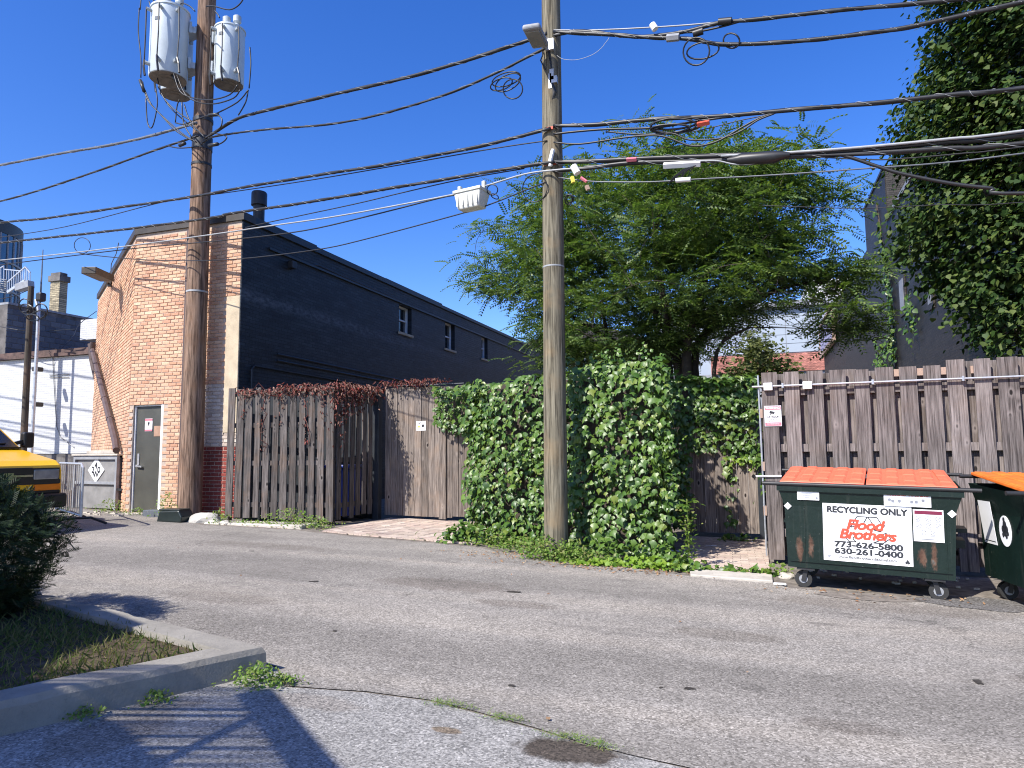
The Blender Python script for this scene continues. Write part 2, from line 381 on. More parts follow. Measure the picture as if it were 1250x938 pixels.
def m_whitewall():
    n = NT('white_painted_brick'); g = n.n('NewGeometry').outputs['Position']; sp = n.n('SeparateXYZ'); n.l(g, sp.inputs[0])
    cv = n.n('CombineXYZ'); n.l(sp.outputs[0], cv.inputs[0]); n.l(sp.outputs[2], cv.inputs[1])
    bt = n.n('TexBrick', Scale=1.0, Color1=(.46, .47, .48, 1), Color2=(.51, .51, .51, 1), Mortar=(.4, .41, .42, 1)); n.l(cv.outputs[0], bt.inputs['Vector'])
    bt.inputs['Brick Width'].default_value = .22; bt.inputs['Row Height'].default_value = .075; bt.inputs['Mortar Size'].default_value = .006
    p = n.pos(); ch = n.noise(n.pos((1, 1, 5)), 1.6, 5, .7)
    col = n.mix(n.ramp(ch, [(.64, 0.), (.7, .7)]), bt.outputs['Color'], (.42, .36, .32))
    n.bump(n.math('ADD', n.math('MULTIPLY', bt.outputs['Fac'], -1), n.noise(p, 18, 3)), .6, .01)
    return n.fin(col, .7)
MAT['whitewall'] = m_whitewall()
MAT['cmu'] = m_brickpiece('grey_block', [(.11, .125, .145), (.15, .165, .185), (.09, .1, .12), (.13, .15, .17)])
MAT['stone'] = simple('foundation_stone', (.13, .12, .115), .9, var=.5, scale=3, bump=1)
MAT['ybrick'] = m_painted_brick('yellow_chimney_brick', (.3, .25, .16), 0)
MAT['farbrick'] = m_painted_brick('red_band_brick', (.42, .17, .13), 0)
MAT['panel'] = simple('pale_metal_panel', (.3, .345, .4), .5, var=.05, scale=.4)
MAT['trim'] = simple('grey_trim', (.25, .26, .28), .6)
def glass(name, c, rough=.06):
    n = NT(name); return n.fin(c, rough, .0, spec=1.0)
MAT['glass'] = glass('window_glass', (.012, .014, .016), .15)
MAT['blueglass'] = simple('blue_tower_glass', (.03, .085, .15), .12, .2, var=.35, scale=.3, spec=1)
MAT['roof'] = simple('roof_tar', (.05, .045, .045), .9)
MAT['rooftrim'] = simple('rusty_roof_trim', (.1, .06, .05), .8, var=.5)
MAT['doorgrey'] = simple('door_paint', (.062, .062, .052), .5, var=.2, scale=3)
MAT['tanpatch'] = simple('tan_patch', (.36, .22, .15), .8)
MAT['pink'] = simple('sign_pink', (.62, .16, .2), .5, var=.05)
MAT['signred'] = simple('sign_red', (.72, .07, .035), .5, var=.05)
MAT['signwhite'] = simple('sign_white', (.8, .8, .8), .45, var=.05)
MAT['ink'] = simple('sign_ink', (.02, .022, .028), .6)
MAT['inkgrey'] = simple('sign_grey_ink', (.2, .21, .24), .6)
MAT['maroon'] = simple('sign_maroon', (.16, .01, .04), .5)
MAT['yellowink'] = simple('sign_yellow', (.75, .6, .12), .5)
MAT['vanyellow'] = simple('van_yellow', (.82, .45, .015), .22, var=.04, spec=.6)
MAT['amber'] = simple('amber_lens', (.8, .2, .01), .2, var=.1)
MAT['lens'] = simple('headlight_lens', (.25, .26, .27), .12, .3, spec=1)
MAT['chrome'] = simple('chrome', (.6, .6, .6), .15, .95)
MAT['greybox'] = simple('grey_cabinet_paint', (.22, .215, .21), .6, var=.3, scale=3)
MAT['bluebin'] = simple('blue_plastic', (.015, .05, .4), .4)
MAT['greenbox'] = simple('dark_green_plastic', (.012, .02, .02), .4)
MAT['beigebox'] = simple('splice_plastic', (.62, .62, .57), .5, var=.12, scale=8)
MAT['orange'] = simple('orange_lid_plastic', (.82, .15, .075), .42, var=.12, scale=5)
MAT['orange2'] = simple('faded_orange_lid', (.72, .16, .02), .45, var=.3, scale=7)
MAT['redtag'] = simple('red_tag', (.55, .08, .04), .6)
MAT['yellowtag'] = simple('yellow_tag', (.75, .65, .1), .6)
MAT['downpipe'] = simple('brown_pipe', (.085, .055, .05), .6, var=.3)
MAT['poster'] = simple('faded_poster', (.34, .33, .48), .5, var=.3, scale=1.5)
def m_green():
    n = NT('dumpster_green'); p = n.pos(obj=True)
    col = n.mix(n.noise(p, 5, 4), (.003, .0095, .0075), (.007, .018, .0135))
    sc = n.noise(n.pos((1, 1, .35), obj=True), 6, 5, .75)
    col = n.mix(n.ramp(sc, [(.68, 0.), (.72, .35)]), col, (.1, .12, .1))
    # four worn rust patches on the front
    sp = n.n('SeparateXYZ'); n.l(n.n('TexCoord').outputs['Object'], sp.inputs[0])
    tot = None
    for cx, cz, rx, rz in ((-.65, .42, .045, .15), (-.54, .45, .03, .13), (.5, .43, .045, .11), (.6, .45, .032, .17)):
        dx = n.math('DIVIDE', n.math('SUBTRACT', sp.outputs[0], cx), rx); dz = n.math('DIVIDE', n.math('SUBTRACT', sp.outputs[2], cz), rz)
        d = n.math('SQRT', n.math('ADD', n.math('MULTIPLY', dx, dx), n.math('MULTIPLY', dz, dz)))
        d = n.math('ADD', d, n.math('MULTIPLY', n.math('SUBTRACT', n.noise(n.pos((1, 1, .4), obj=True), 30, 5, .8), .5), 2.6))
        f = n.ramp(d, [(.5, 1.), (.95, 0.)]); tot = f if tot is None else n.math('MAXIMUM', tot, f)
    col = n.mix(n.math('MULTIPLY', tot, .7), col, n.ramp(n.noise(p, 14, 4), [(.35, (.08, .034, .02)), (.6, (.16, .085, .055)), (.75, (.15, .16, .15))]))
    n.bump(n.noise(p, 3, 4), .45, .03)
    drip = n.noise(n.pos((16, 16, .7), obj=True), 1, 4, .7); col = n.mix(n.ramp(drip, [(.58, 0.), (.72, .35)]), col, (.045, .05, .042)); col = n.mix(n.ramp(n.noise(p, 26, 3, .7), [(.68, 0.), (.71, .5)]), col, (.14, .15, .13))
    return n.fin(col, .42, spec=.35)
MAT['dgreen'] = m_green()

# ================================================================== SETTING
def sheet(name, poly, z, mat, kind='structure', thick=0):
    bm = bmesh.new(); vs = [bm.verts.new((x, y, gz(x)+z)) for x, y in poly]
    f = bm.faces.new(vs)
    if f.normal.z < 0: f.normal_flip()
    bmesh.ops.recalc_face_normals(bm, faces=bm.faces)
    for f in bm.faces:
        if f.normal.z < 0: f.normal_flip()
    me = bpy.data.meshes.new(name); bm.to_mesh(me); bm.free(); me.materials.append(mat)
    o = link(name, me); o['kind'] = kind; return o
g = MB()
xs = [-900, -200, -30, 30, 200, 900]
for a, b in zip(xs[:-1], xs[1:]): g.add([(a, -900, gz(a)-.004), (b, -900, gz(b)-.004), (b, 900, gz(b)-.004), (a, 900, gz(a)-.004)], [(0, 1, 2, 3)])
g.build('ground', MAT['dirt'])['kind'] = 'structure'
def wob(p, q, n, a):
    out = []
    for i in range(n):
        t = i/n; x = p[0]+(q[0]-p[0])*t; y = p[1]+(q[1]-p[1])*t
        k = 0 if i == 0 else a
        out.append((x+random.uniform(-k, k)*.3, y+noise.noise(Vector((x*2.1, y*2.3, 3)))*k+random.uniform(-k, k)*.3))
    return out
near = [(-29.9, 8.6), (-6.2, 4.62), (-3.1, 4.05), (-2.81, 3.76), (-2.3, 3.85), (-1.87, 3.86), (-1.2, 3.7), (-.9, 3.6), (-.32, 3.5), (2, 3.3), (29.9, 1.5)]
far = [(29.9, 5.6), (4, 7.75), (2.4, 7.95), (.25, 8.25), (.13, 8.44), (-.76, 8.5), (-1.6, 8.85), (-2.3, 8.72), (-2.9, 9.1), (-4.05, 9.72), (-6.3, 9.98), (-7.6, 10.35), (-9.6, 10.3), (-11.5, 11.2), (-14.2, 11.6), (-29.9, 13)]
poly = []
for L in (near, far):
    for p, q in zip(L[:-1], L[1:]): poly += wob(p, q, max(1, int(min(14, math.dist(p, q)/.22))), .035)
    poly.append(L[-1])
sheet('alley_road', poly, .004, MAT['alley'])
lotp = [(-29.9, 8.55)]
for p, q in zip(near[:-1], near[1:]): lotp += [(x, y-.012) for x, y in wob(p, q, max(1, int(min(10, math.dist(p, q)/.3))), .03)]
lotp += [(29.9, 1.4), (29.9, -12), (-29.9, -12)]
sheet('parking_lot', lotp[1:], 0.0, MAT['lot'])
# grimy patch where asphalt crumbles along the far side
def stain(name, c, rx, ry, mat, z, rz=0, n=26, rough=.16):
    pts = []
    for k in range(n):
        a = 2*math.pi*k/n; r = 1+noise.noise(Vector((math.cos(a)*1.7+c[0]*3, math.sin(a)*1.7, c[1])))*rough*2.4
        x = math.cos(a)*rx*r; y = math.sin(a)*ry*r; pts.append((c[0]+x*math.cos(rz)-y*math.sin(rz), c[1]+x*math.sin(rz)+y*math.cos(rz)))
    return sheet(name, pts, z, mat)
MAT['damp'] = simple('damp_stain', (.05, .043, .036), .75, var=.5, scale=30, bump=.8, spec=.3, fine=90)
MAT['tarpatch'] = m_asphalt('tar_patch', (.07, .065, .06), (.13, .12, .112), (.22, .21, .2), 75, .5, bands=False)
stain('sandy_patch', (1.0, 8.02), .5, .16, MAT['dirt'], .0085)
stain('asphalt_patch', (2.0, 8.1), .55, .3, MAT['tarpatch'], .0085)
for c, rx, ry in (((-3.25, 4.95), .05, .035), ((-.45, 4.6), .07, .03), ((-.62, 4.55), .03, .02), ((1.6, 5.05), .09, .05), ((2.05, 5.0), .05, .04), ((-1.5, 4.25), .05, .03), ((-4.6, 6.6), .12, .06), ((-2.4, 6.9), .18, .05), ((1.3, 5.4), .05, .09), ((.9, 3.85), .05, .04)):
    stain('tar_spot', c, rx*.5, ry*.6, MAT['damp'], .0087, n=12, rough=.35)

# paver pad in front of the wooden gate: herringbone bricks, each one a piece
UB = MB().box((-.5, -.5, 0), (.5, .5, 1)).mesh('paver_brick', MAT['paver'])
def in_poly(x, y, P):
    c = False; j = len(P)-1
    for i in range(len(P)):
        if (P[i][1] > y) != (P[j][1] > y) and x < (P[j][0]-P[i][0])*(y-P[i][1])/(P[j][1]-P[i][1])+P[i][0]: c = not c
        j = i
    return c
def paver_pad(name, P, bw, bl, ang, herring=True):
    base = sheet(name, P, .006, MAT['soil']); k = 0
    xs_ = [p[0] for p in P]; ys_ = [p[1] for p in P]; cx = sum(xs_)/len(P); cy = sum(ys_)/len(P)
    ca, sa = math.cos(ang), math.sin(ang); pts = []
    rng = range(-26, 27)
    for i in rng:
        for j in rng:
            if herring:
                # classic 2:1 herringbone on a unit grid of the brick width
                if (i - j) % 4 == 0: u, v, r = i+1, j+.5, 0
                elif (i - j) % 4 == 3: u, v, r = i+.5+0, j+1-0, 1
                else: continue
                u *= bw; v *= bw
            else:
                u = (i+(.5 if j % 2 else 0))*bl; v = j*bw; r = 0
            x = cx+u*ca-v*sa; y = cy+u*sa+v*ca
            if any(in_poly(x+dx_, y+dy_, P) for dx_, dy_ in ((0, 0), (.1, 0), (-.1, 0), (0, .1), (0, -.1))): pts.append((x, y, r))
    n_ = 0
    def clip(pg):
        for a, b_ in zip(P, P[1:]+P[:1]):
            out = []; f = lambda q: (b_[0]-a[0])*(q[1]-a[1])-(b_[1]-a[1])*(q[0]-a[0])
            for p, q in zip(pg, pg[1:]+pg[:1]):
                fp, fq = f(p), f(q)
                if fp >= 0: out.append(p)
                if fp*fq < 0: t = fp/(fp-fq); out.append((p[0]+(q[0]-p[0])*t, p[1]+(q[1]-p[1])*t))
            pg = out
            if not pg: break
        return pg
    for x, y, r in pts:
        th = ang+(math.pi/2 if r else 0); c_, s_ = math.cos(th), math.sin(th); hl, hw_ = (bl-.008)/2, (bw-.008)/2
        cn = [(x+u*c_-v*s_, y+u*s_+v*c_) for u, v in ((-hl, -hw_), (hl, -hw_), (hl, hw_), (-hl, hw_))]
        h = .022+random.uniform(-.003, .003)
        if all(in_poly(a, b_, P) for a, b_ in cn):
            o = link('brick', UB, base); o.location = (x, y, gz(x)+.002); o.rotation_euler = (random.uniform(-.012, .012), random.uniform(-.012, .012), th); o.scale = (bl-.008, bw-.008, h); n_ += 1
        else:
            pg = clip(cn)
            if len(pg) > 2: MB().prism([(a, b_, gz(a)+.002) for a, b_ in pg], (0, 0, 0), (0, 0, h)).build('brick', MAT['paver'], base); n_ += 1
        if n_ >= 300: break
paver_pad('paver_pad', [(-7.05, 10.33), (-6.3, 10.15), (-4.1, 9.9), (-3.9, 11.2), (-4.7, 12.7), (-7.05, 12.7)], .135, .27, R_(45))
paver_pad('brick_path', [(-1.0, 8.92), (.1, 8.86), (.1, 12.2), (-1.1, 12.2)], .1, .2, R_(2), herring=False)
b = MB(); x0, x1 = -.78, .12
b.prism([(x0, 8.5, gz(x0)-.02), (x1, 8.46, gz(x1)-.02), (x1+.0, 8.86, gz(x1)-.02), (x0-.05, 8.92, gz(x0)-.02)], (0, 0, 0), (0, 0, .05))
o = b.build('concrete_apron', MAT['slab'], bevel=.012); o['kind'] = 'structure'
# concrete strip under the enclosure
b = MB(); b.box((-9.75, 10.5, .05), (-7.6, 11.0, .215)); o = b.build('concrete_strip', MAT['slab'], bevel=.02); o['kind'] = 'structure'

# planter with kerb, bottom left
KC = Vector((-3.08, 3.92, 0))                       # outer corner
ka = Vector((-2.98, .68, 0)).normalized()           # along the alley
kb = Vector((-.62, -1.32, 0)).normalized()          # toward the camera
kin = .22; kh = .17
def kerb(name, c, d, L, side):
    n_ = Vector((-d.y, d.x, 0))*side; nseg = int(L/.25); bm = MB(); prof = []
    for i in range(nseg+1):
        p = c + d*(L*i/nseg); q = p + n_*kin; wv = noise.noise(p*2.2)*.006; zb = gz(p.x)-.03; zt = gz(p.x)+kh+wv
        prof.append([Vector((p.x, p.y, zb)), Vector((p.x, p.y, zt)) + n_*(.012+abs(wv)), Vector((q.x, q.y, zt+.002)), Vector((q.x, q.y, zb))])
    vs = [v for pr in prof for v in pr]; fs = []
    for i in range(nseg):
        for k in range(3): fs.append((i*4+k, i*4+k+1, (i+1)*4+k+1, (i+1)*4+k))
    fs += [(0, 1, 2, 3), tuple(nseg*4+k for k in (3, 2, 1, 0))]
    bm.add(vs, fs); return bm
na = Vector((-ka.y, ka.x, 0))*1; 
path = [KC+ka*(9-.1*k) for k in range(90)]+[KC]+[KC+kb*(.1*k) for k in range(1, 51)]
def kerb_piece(i0, i1):
    bm_ = MB(); vs = []; fs = []; n1 = Vector((ka.y, -ka.x, 0)); n1 = n1 if n1.y < 0 else -n1; n2 = Vector((-kb.y, kb.x, 0)); n2 = n2 if n2.x < 0 else -n2
    rng_ = list(range(i0, i1+1))
    for i_ in rng_:
        p = path[i_]
        if i_ == i0 and i0 > 0: p = p+(path[i_+1]-p)*.08
        n_ = n1 if i_ < 90 else n2
        if i_ == 90: n_ = (n1+n2).normalized(); n_ = n_/n_.dot(n1)
        wv = noise.noise(p*2.2)*.008; chip = max(0, noise.noise(p*7.1)-.28)*.1+abs(noise.noise(p*13))*.006
        q = p+n_*kin; zb = gz(p.x)-.03; zt = gz(p.x)+kh+wv
        vs += [Vector((p.x, p.y, zb)), Vector((p.x, p.y, zt-.035-chip*.6))+n_*(.006+abs(noise.noise(p*9))*.006), Vector((p.x, p.y, zt-chip*.25))+n_*(.022+chip), Vector((q.x, q.y, zt+.002)), Vector((q.x, q.y, zb))]
    m_ = len(rng_)
    for a in range(m_-1):
        for k in range(4): fs.append((a*5+k, a*5+k+1, (a+1)*5+k+1, (a+1)*5+k))
    fs += [(0, 1, 2, 3, 4), tuple((m_-1)*5+k for k in (4, 3, 2, 1, 0))]
    bm_.add(vs, fs); o = bm_.build('planter_kerb', MAT['kerb']); o['kind'] = 'structure'
for i0, i1 in ((0, 36), (36, 68), (68, 107), (107, 140)): kerb_piece(i0, i1)
A_ = KC; B_ = KC+ka*9; C_ = KC+kb*5
ins = [KC+ka*.25+kb*.2, B_+kb*.1, B_+Vector((-2, -6, 0)), C_+ka*.1]
sheet('planter_soil', [(p.x, p.y) for p in ins], .125, MAT['soil'])

# ================================================================== BUILDINGS
UBR = MB().add([(-.5, 0, -.5), (.5, 0, -.5), (.5, 0, .5), (-.5, 0, .5), (-.47, -1, -.4), (.47, -1, -.4), (.47, -1, .4), (-.47, -1, .4)],
               [(4, 5, 6, 7), (0, 1, 5, 4), (1, 2, 6, 5), (2, 3, 7, 6), (3, 0, 4, 7)])
def brickwork(parent, org, du, width, z0, z1, zone, keep, singles, bl=.2, bh=.064, j=.011, proud=.012, name='brick', mats=None, depth_rng=.004):
    """rows of bricks, running bond, on the wall through org along du; outward normal is du x up.
    zone(u, z) -> material slot or None; nearest ones become single objects, the rest one part"""
    du = Vector(du).normalized(); nrm = du.cross(Vector((0, 0, 1))); rest = []; row = 0; z = z0 + bh/2 + j/2
    one = [(k, MBrick[k]) for k in range(len(mats))]
    cand = []
    while z < z1 - bh/2:
        u = -(bl+j)*.5*(row % 2) + bl/2
        while u < width + bl/2:
            a = max(u-bl/2, 0.004); b_ = min(u+bl/2, width-.004)
            if b_-a > .03:
                s = zone((a+b_)/2, z)
                if s is not None: cand.append(((a+b_)/2, z, b_-a, s))
            u += bl+j
        z += bh+j; row += 1
    def dist(c): p = org+du*c[0]; return keep(p, c[1])
    cand.sort(key=dist)
    rz = math.atan2(du.y, du.x); off = parent.location
    for c in cand[:singles]:
        o = link(name, MBrick[c[3]] if mats is MATS_BR else MBlock, parent); p = org+du*c[0]
        o.location = (p.x-off.x, p.y-off.y, c[1]-off.z); o.rotation_euler = (0, random.uniform(-.008, .008), rz)
        o.scale = (c[2], proud+random.uniform(-depth_rng, depth_rng), bh)
    if len(cand) > singles:
        b = MB()
        for u, zz, L, s in cand[singles:]:
            d = proud+random.uniform(-depth_rng, depth_rng); p = org+du*u; t = random.uniform(-.006, .006)
            vs = []
            for x, y, q in UBR.v:
                v = p + du*(x*L) - nrm*(y*d) + Vector((0, 0, zz+q*bh+x*L*t)); vs.append(v)
            b.add(vs, UBR.f, s)
        b.build('brickwork', mats, parent, world=True, kind='stuff')
MATS_BR = [MAT['brick'], MAT['brick_white'], MAT['brick_red']]
MBrick = []
for m in MATS_BR:
    q = MB(); q.v = list(UBR.v); q.f = list(UBR.f); q.m = [0]*5; MBrick.append(q.mesh('brick', m))
q = MB(); q.v = list(UBR.v); q.f = list(UBR.f); q.m = [0]*5; MBlock = q.mesh('block', MAT['cmu'])

# ---- salmon brick building with navy side wall
BX0, BX1, BY, BZ = -12.67, -9.82, 11.4, 6.28
bb = thing('brick_building', 'two storey salmon brick building with chamfered corner and dark navy painted side wall', 'building', (-11.2, 11.4, gz(-11.2)))
ch = Vector((-.82, .57, 0)).normalized(); CHL = 7.85
CE = Vector((BX0, BY, 0)) + ch*CHL                      # end of the chamfer
DX0, DX1, DZ0, DZ1 = -12.56, -11.74, .26, 2.53           # door opening
DXC = (DX0+DX1)/2
wl = MB(); t = .3
# front wall with the door opening, mortar behind the bricks
for x0, x1, z0, z1 in ((BX0, DX0, -.1, DZ1), (DX1, BX1, -.1, DZ1), (BX0, BX1, DZ1, BZ), (DX0, DX1, -.1, DZ0)):
    wl.box((x0, BY, z0), (x1, BY+t, z1))
wl.build('front_wall', MAT['mortar'], bb, world=True)
nch = Vector((ch.y, -ch.x, 0)) * 1
nch = Vector((-.57, -.82, 0)).normalized()
wl = MB(); p0 = Vector((BX0, BY, -.1)); p1 = Vector((CE.x, CE.y, -.1))
wl.prism([p0, p1, p1-nch*t, p0-nch*t], (0, 0, 0), (0, 0, BZ+.1)); wl.build('corner_wall', MAT['mortar'], bb, world=True)
def zone(u, z):
    x = BX0+u
    if DX0-.02 < x < DX1+.02 and z < DZ1+.01: return None
    if x > BX1-.36 and 2.0 < z < 4.72: return None
    if x > -10.95 and z < 1.62: return 2
    if x > -10.95 and z < 2.9: return 1
    return 0
brickwork(bb, Vector((BX0, BY, 0)), (1, 0, 0), BX1-BX0, .2, BZ-.02, zone, lambda p, z: (p-Vector((-11.9, 11.4, 0))).length+abs(z-2.2)*.9, 220, mats=MATS_BR)
cw0 = Vector((CE.x, CE.y, 0))
brickwork(bb, cw0, -ch, CHL, .2, BZ-.02, lambda u, z: 0, lambda p, z: (p-Vector((BX0, BY, 0))).length+abs(z-2.5)*.9, 80, mats=MATS_BR)
b = MB(); b.box((BX1-.34, BY-.025, 1.9), (BX1-.005, BY-.001, 4.7)); b.build('cement_pilaster', MAT['stucco'], bb, world=True, bevel=.01)
# navy side wall with three window openings
WINS = [(18.09, 18.89, 5.02, 5.85), (21.34, 22.14, 4.97, 5.9), (24.68, 25.32, 5.04, 5.89)]
YE = 34.0; wl = MB(); ys = BY+.001
def sidew(y0, y1, z0, z1): wl.box((BX1-t, y0, z0), (BX1, y1, z1))
cur = BY+t
wl.box((BX1-.02, BY-.012, -.1), (BX1+.012, BY+t, BZ))
for y0, y1, z0, z1 in WINS:
    sidew(cur, y0, -.1, BZ); sidew(y0, y1, -.1, z0); sidew(y0, y1, z1, BZ); cur = y1
sidew(cur, YE, -.1, BZ); wl.build('side_wall', MAT['navy_brick'], bb, world=True)
for y0, y1, z0, z1 in WINS:
    fr = MB(); xw = BX1-.2
    for a, c in (((y0, z0), (y1, z0+.05)), ((y0, z1-.05), (y1, z1)), ((y0, z0+.05), (y0+.05, z1-.05)), ((y1-.06, z0+.05), (y1, z1-.05))): fr.box((xw, a[0], a[1]), (xw+.06, c[0], c[1]))
    zm = (z0+z1)/2; fr.box((xw+.01, y0+.05, zm-.02), (xw+.05, y1-.06, zm+.02))
    f = fr.build('window', MAT['white'], bb, world=True); f['label'] = 'small white sash window in the navy side wall'
    pn = MB(); pn.box((xw-.012+11.2, y0+.03-BY, z0+.03-gz(-11.2)), (xw-.002+11.2, y1-.03-BY, z1-.03-gz(-11.2)))
    pn.build('pane', MAT['glass'], f)
    sm = MB(); sm.box((BX1-.1+11.2, y0-.05-BY, z0-.07-gz(-11.2)), (BX1+.05+11.2, y1+.05-BY, z0-.001-gz(-11.2))); sm.build('sill', MAT['stucco'], f)
# other walls, roof
wl = MB(); wl.box((BX1-9, YE, -.1), (BX1, YE+t, BZ)); wl.box((CE.x, CE.y+.01, -.1), (CE.x+t, YE, BZ)); wl.build('rear_wall', MAT['brick'], bb, world=True)
b = MB(); b.prism([(BX0+.1, BY+.3, BZ-.25), (BX1-.3, BY+.3, BZ-.25), (BX1-.3, YE, BZ-.25), (CE.x+.3, YE, BZ-.25), (CE.x+.3, CE.y+.3, BZ-.25)], (0, 0, 0), (0, 0, .06)); b.build('roof', MAT['roof'], bb, world=True)
cp = MB(); zc = BZ+.001
cp.box((BX0-.02, BY-.05, zc), (BX1+.06, BY+t+.02, zc+.16))
q0 = Vector((BX0-.02, BY-.05, zc)); q1 = q0+ch*CHL
cp.prism([q0+nch*.0, q1, q1-nch*.36, q0-nch*.36], (0, 0, .003), (0, 0, .15)); cp.build('coping', MAT['bronze'], bb, world=True)
cs = MB()
for y0, y1, h in ((BY+t+.02, 13.9, .16), (13.9, 17.2, .13), (17.2, 21, .14), (21, YE, .1)): cs.box((BX1-.32, y0, zc), (BX1+.05, y1, zc+h))
cs.build('side_coping', MAT['navy'], bb, world=True)
cs = MB(); cs.box((BX1+.0, BY+.8, BZ-.4), (BX1+.05, YE-.5, BZ-.35)); cs.build('gutter', MAT['navy'], bb, world=True)
# door
d = MB(); d.box((DX0+.03, BY+.07, DZ0+.02), (DX1-.06, BY+.12, DZ1-.03)); dd = d.build('door', MAT['doorgrey'], bb, world=True, bevel=.004); dd['label'] = 'dark grey steel door with a tan patch'
LO = Vector(bb.location)
def sub(mb, name, m, par, bevel=0): return_o = link(name, mb.mesh(name, m, False, LO), par); return return_o
h = MB(); h.box((DX0+.1, BY+.055, 1.2), (DX0+.15, BY+.069, 1.5)); h.bar((DX0+.1, BY+.03, 1.24), (DX0+.26, BY+.03, 1.22), .03, .03); h.bar((DX0+.125, BY+.07, 1.24), (DX0+.125, BY+.02, 1.24), .05, .05)
sub(MB().add(h.v, h.f), 'handle', MAT['galv'], dd)
h = MB(); h.box((DX1-.3, BY+.064, 1.86), (DX1-.12, BY+.0685, 2.08)); sub(h, 'patch', MAT['tanpatch'], dd)
fr = MB(); fr.box((DX1-.055, BY+.0, DZ0), (DX1, BY+.1, DZ1)); fr.box((DX0, BY+.04, DZ1-.028), (DX1-.056, BY+.1, DZ1)); fr.box((DX0, BY+.04, DZ0), (DX0+.028, BY+.1, DZ1-.03)); 
f = fr.build('door_frame', [MAT['white']], bb, world=True)
th = MB(); th.box((DX0-.02, BY-.12, .2), (DX1+.06, BY+.1, DZ0-.001)); th.build('door_sill', MAT['slab'], bb, world=True, bevel=.01)
# rooftop vent stack
v = MB(); c = (-10.05, 12.15, 0); v.lathe([(.12, BZ-.2), (.12, 6.86), (.165, 6.87), (.165, 7.14), (.15, 7.17)], c, 20); v.build('vent_stack', MAT['darkmetal'], bb, world=True, smooth=False, auto=40)
# conduits on the navy wall
c = MB(); X = BX1+.03
c.tube([(X, 12.55, 3.64), (X, 17.0, 3.6), (X, 27, 3.5)], .022, 6); c.tube([(X, 12.55, 3.5), (X, 17.0, 3.47), (X, 27, 3.42)], .022, 6)
c.tube([(X, 11.75, 2.7), (X, 11.75, 3.22), (X, 11.83, 3.3), (X, 14.5, 3.28), (X, 22, 3.2)], .02, 6)
c.tube([(X, 13.6, 5.9), (X, 14.0, 5.98), (X, 15, 5.96), (X, 20, 5.94)], .014, 6)
c.build('conduit', MAT['navy'], bb, world=True)
c = MB(); c.cbox((BX1+.07, 12.95, 5.72), (.13, .16, .17)); c.build('junction_box', MAT['darkmetal'], bb, world=True, bevel=.01)
# brown downpipe up the front, hidden edge beside the pole
xd = at_y(221, 560, BY-.05).x; c = MB(); c.box((xd-.035, BY-.08, .4), (xd+.035, BY-.03, 6.2)); c.build('downpipe', MAT['downpipe'], bb, world=True)
# leaning brown pipe on the chamfer
pa = at_plane(113, 428, Vector((BX0, BY, 0))+nch*.12, nch); pb = at_plane(141, 540, Vector((BX0, BY, 0))+nch*.12, nch); pc = at_plane(142, 550, Vector((BX0, BY, 0))+nch*.14, nch)
c = MB(); c.tube([pa+Vector((0, 0, .25)), pa, pb, pc], .075, 8)
for k in range(1, 5):
    m_ = pa.lerp(pb, k/5); c.tube([m_-(pb-pa).normalized()*.03, m_+(pb-pa).normalized()*.03], .085, 8)
c.build('drainpipe', MAT['downpipe'], bb, world=True, auto=40)
# flood lamp bracketed on the chamfer
fl = thing('flood_lamp', 'brown box flood lamp sticking out from the salmon brick chamfer', 'lamp', tuple(at_plane(137, 346, Vector((BX0, BY, 0)), nch)))
P = Vector(fl.location); 
hA = at_plane(108, 330, P+nch*.75, nch); hB = at_plane(131, 340, P+nch*.3, nch)
c = MB(); c.bar(hA, hB, .34, .17); c.build('lamp_head', MAT['bronze'], fl, world=True, bevel=.015)
c = MB(); c.tube([hB, P+nch*.12, P], .035, 8); c.cbox(P+nch*.03, (.14, .14, .2)); c.build('bracket', MAT['bronze'], fl, world=True)
c = MB(); c.tube([P+nch*.05+Vector((0, 0, .1)), P+nch*.07+Vector((.1, -.05, .5)), P+nch*.02+Vector((.3, -.15, .75)), P+nch*.02+Vector((.6, -.35, .95))], .012, 6); c.build('lamp_cable', MAT['cable_g'], fl, world=True)

# ---- white painted low building
WY = 16.2; wb = thing('white_building', 'low white painted brick building with rusty dark roof edge behind the yellow van', 'building', (-22, WY, gz(-22)))
b = MB(); b.box((-30, WY, 1.52), (-17, WY+.3, 4.62)); b.build('wall', MAT['whitewall'], wb, world=True)
b = MB(); b.box((-30, WY-.06, -.2), (-17, WY+.35, 1.5)); b.build('foundation', MAT['stone'], wb, world=True)
b = MB(); b.box((-30, WY-.12, 4.63), (-17, WY+.4, 4.74)); b.box((-30, WY-.05, 4.745), (-17, WY+.5, 4.86)); b.build('roof_edge', MAT['rooftrim'], wb, world=True)
b = MB(); b.box((-30, WY+.5, 4.5), (-17, WY+9, 4.6)); b.build('roof', MAT['roof'], wb, world=True)
b = MB(); b.box((-30, WY+.3, -.2), (-29.7, WY+9, 4.5)); b.box((-17.3, WY+.3, -.2), (-17, WY+9, 4.5)); b.build('side_wall', MAT['whitewall'], wb, world=True)
p = at_y(98, 405, WY+1.5); q = at_y(128, 388, WY+1.5)
b = MB(); b.box((p.x, WY+1.5, p.z-.3), (q.x+.8, WY+1.9, q.z)); b.build('parapet', MAT['whitewall'], wb, world=True)
c = MB(); y_ = WY-.03
for a, bb2 in (((60, 458), (84, 457)), ((60, 460.5), (84, 460.5))):
    A = at_y(*a, y_); B = at_y(*bb2, y_); c.tube([A, B], .012, 6)
c.tube([at_y(64, 430, y_), at_y(66, 470, y_), at_y(69, 520, y_), at_y(73, 533, y_), at_y(90, 546, y_)], .012, 6)
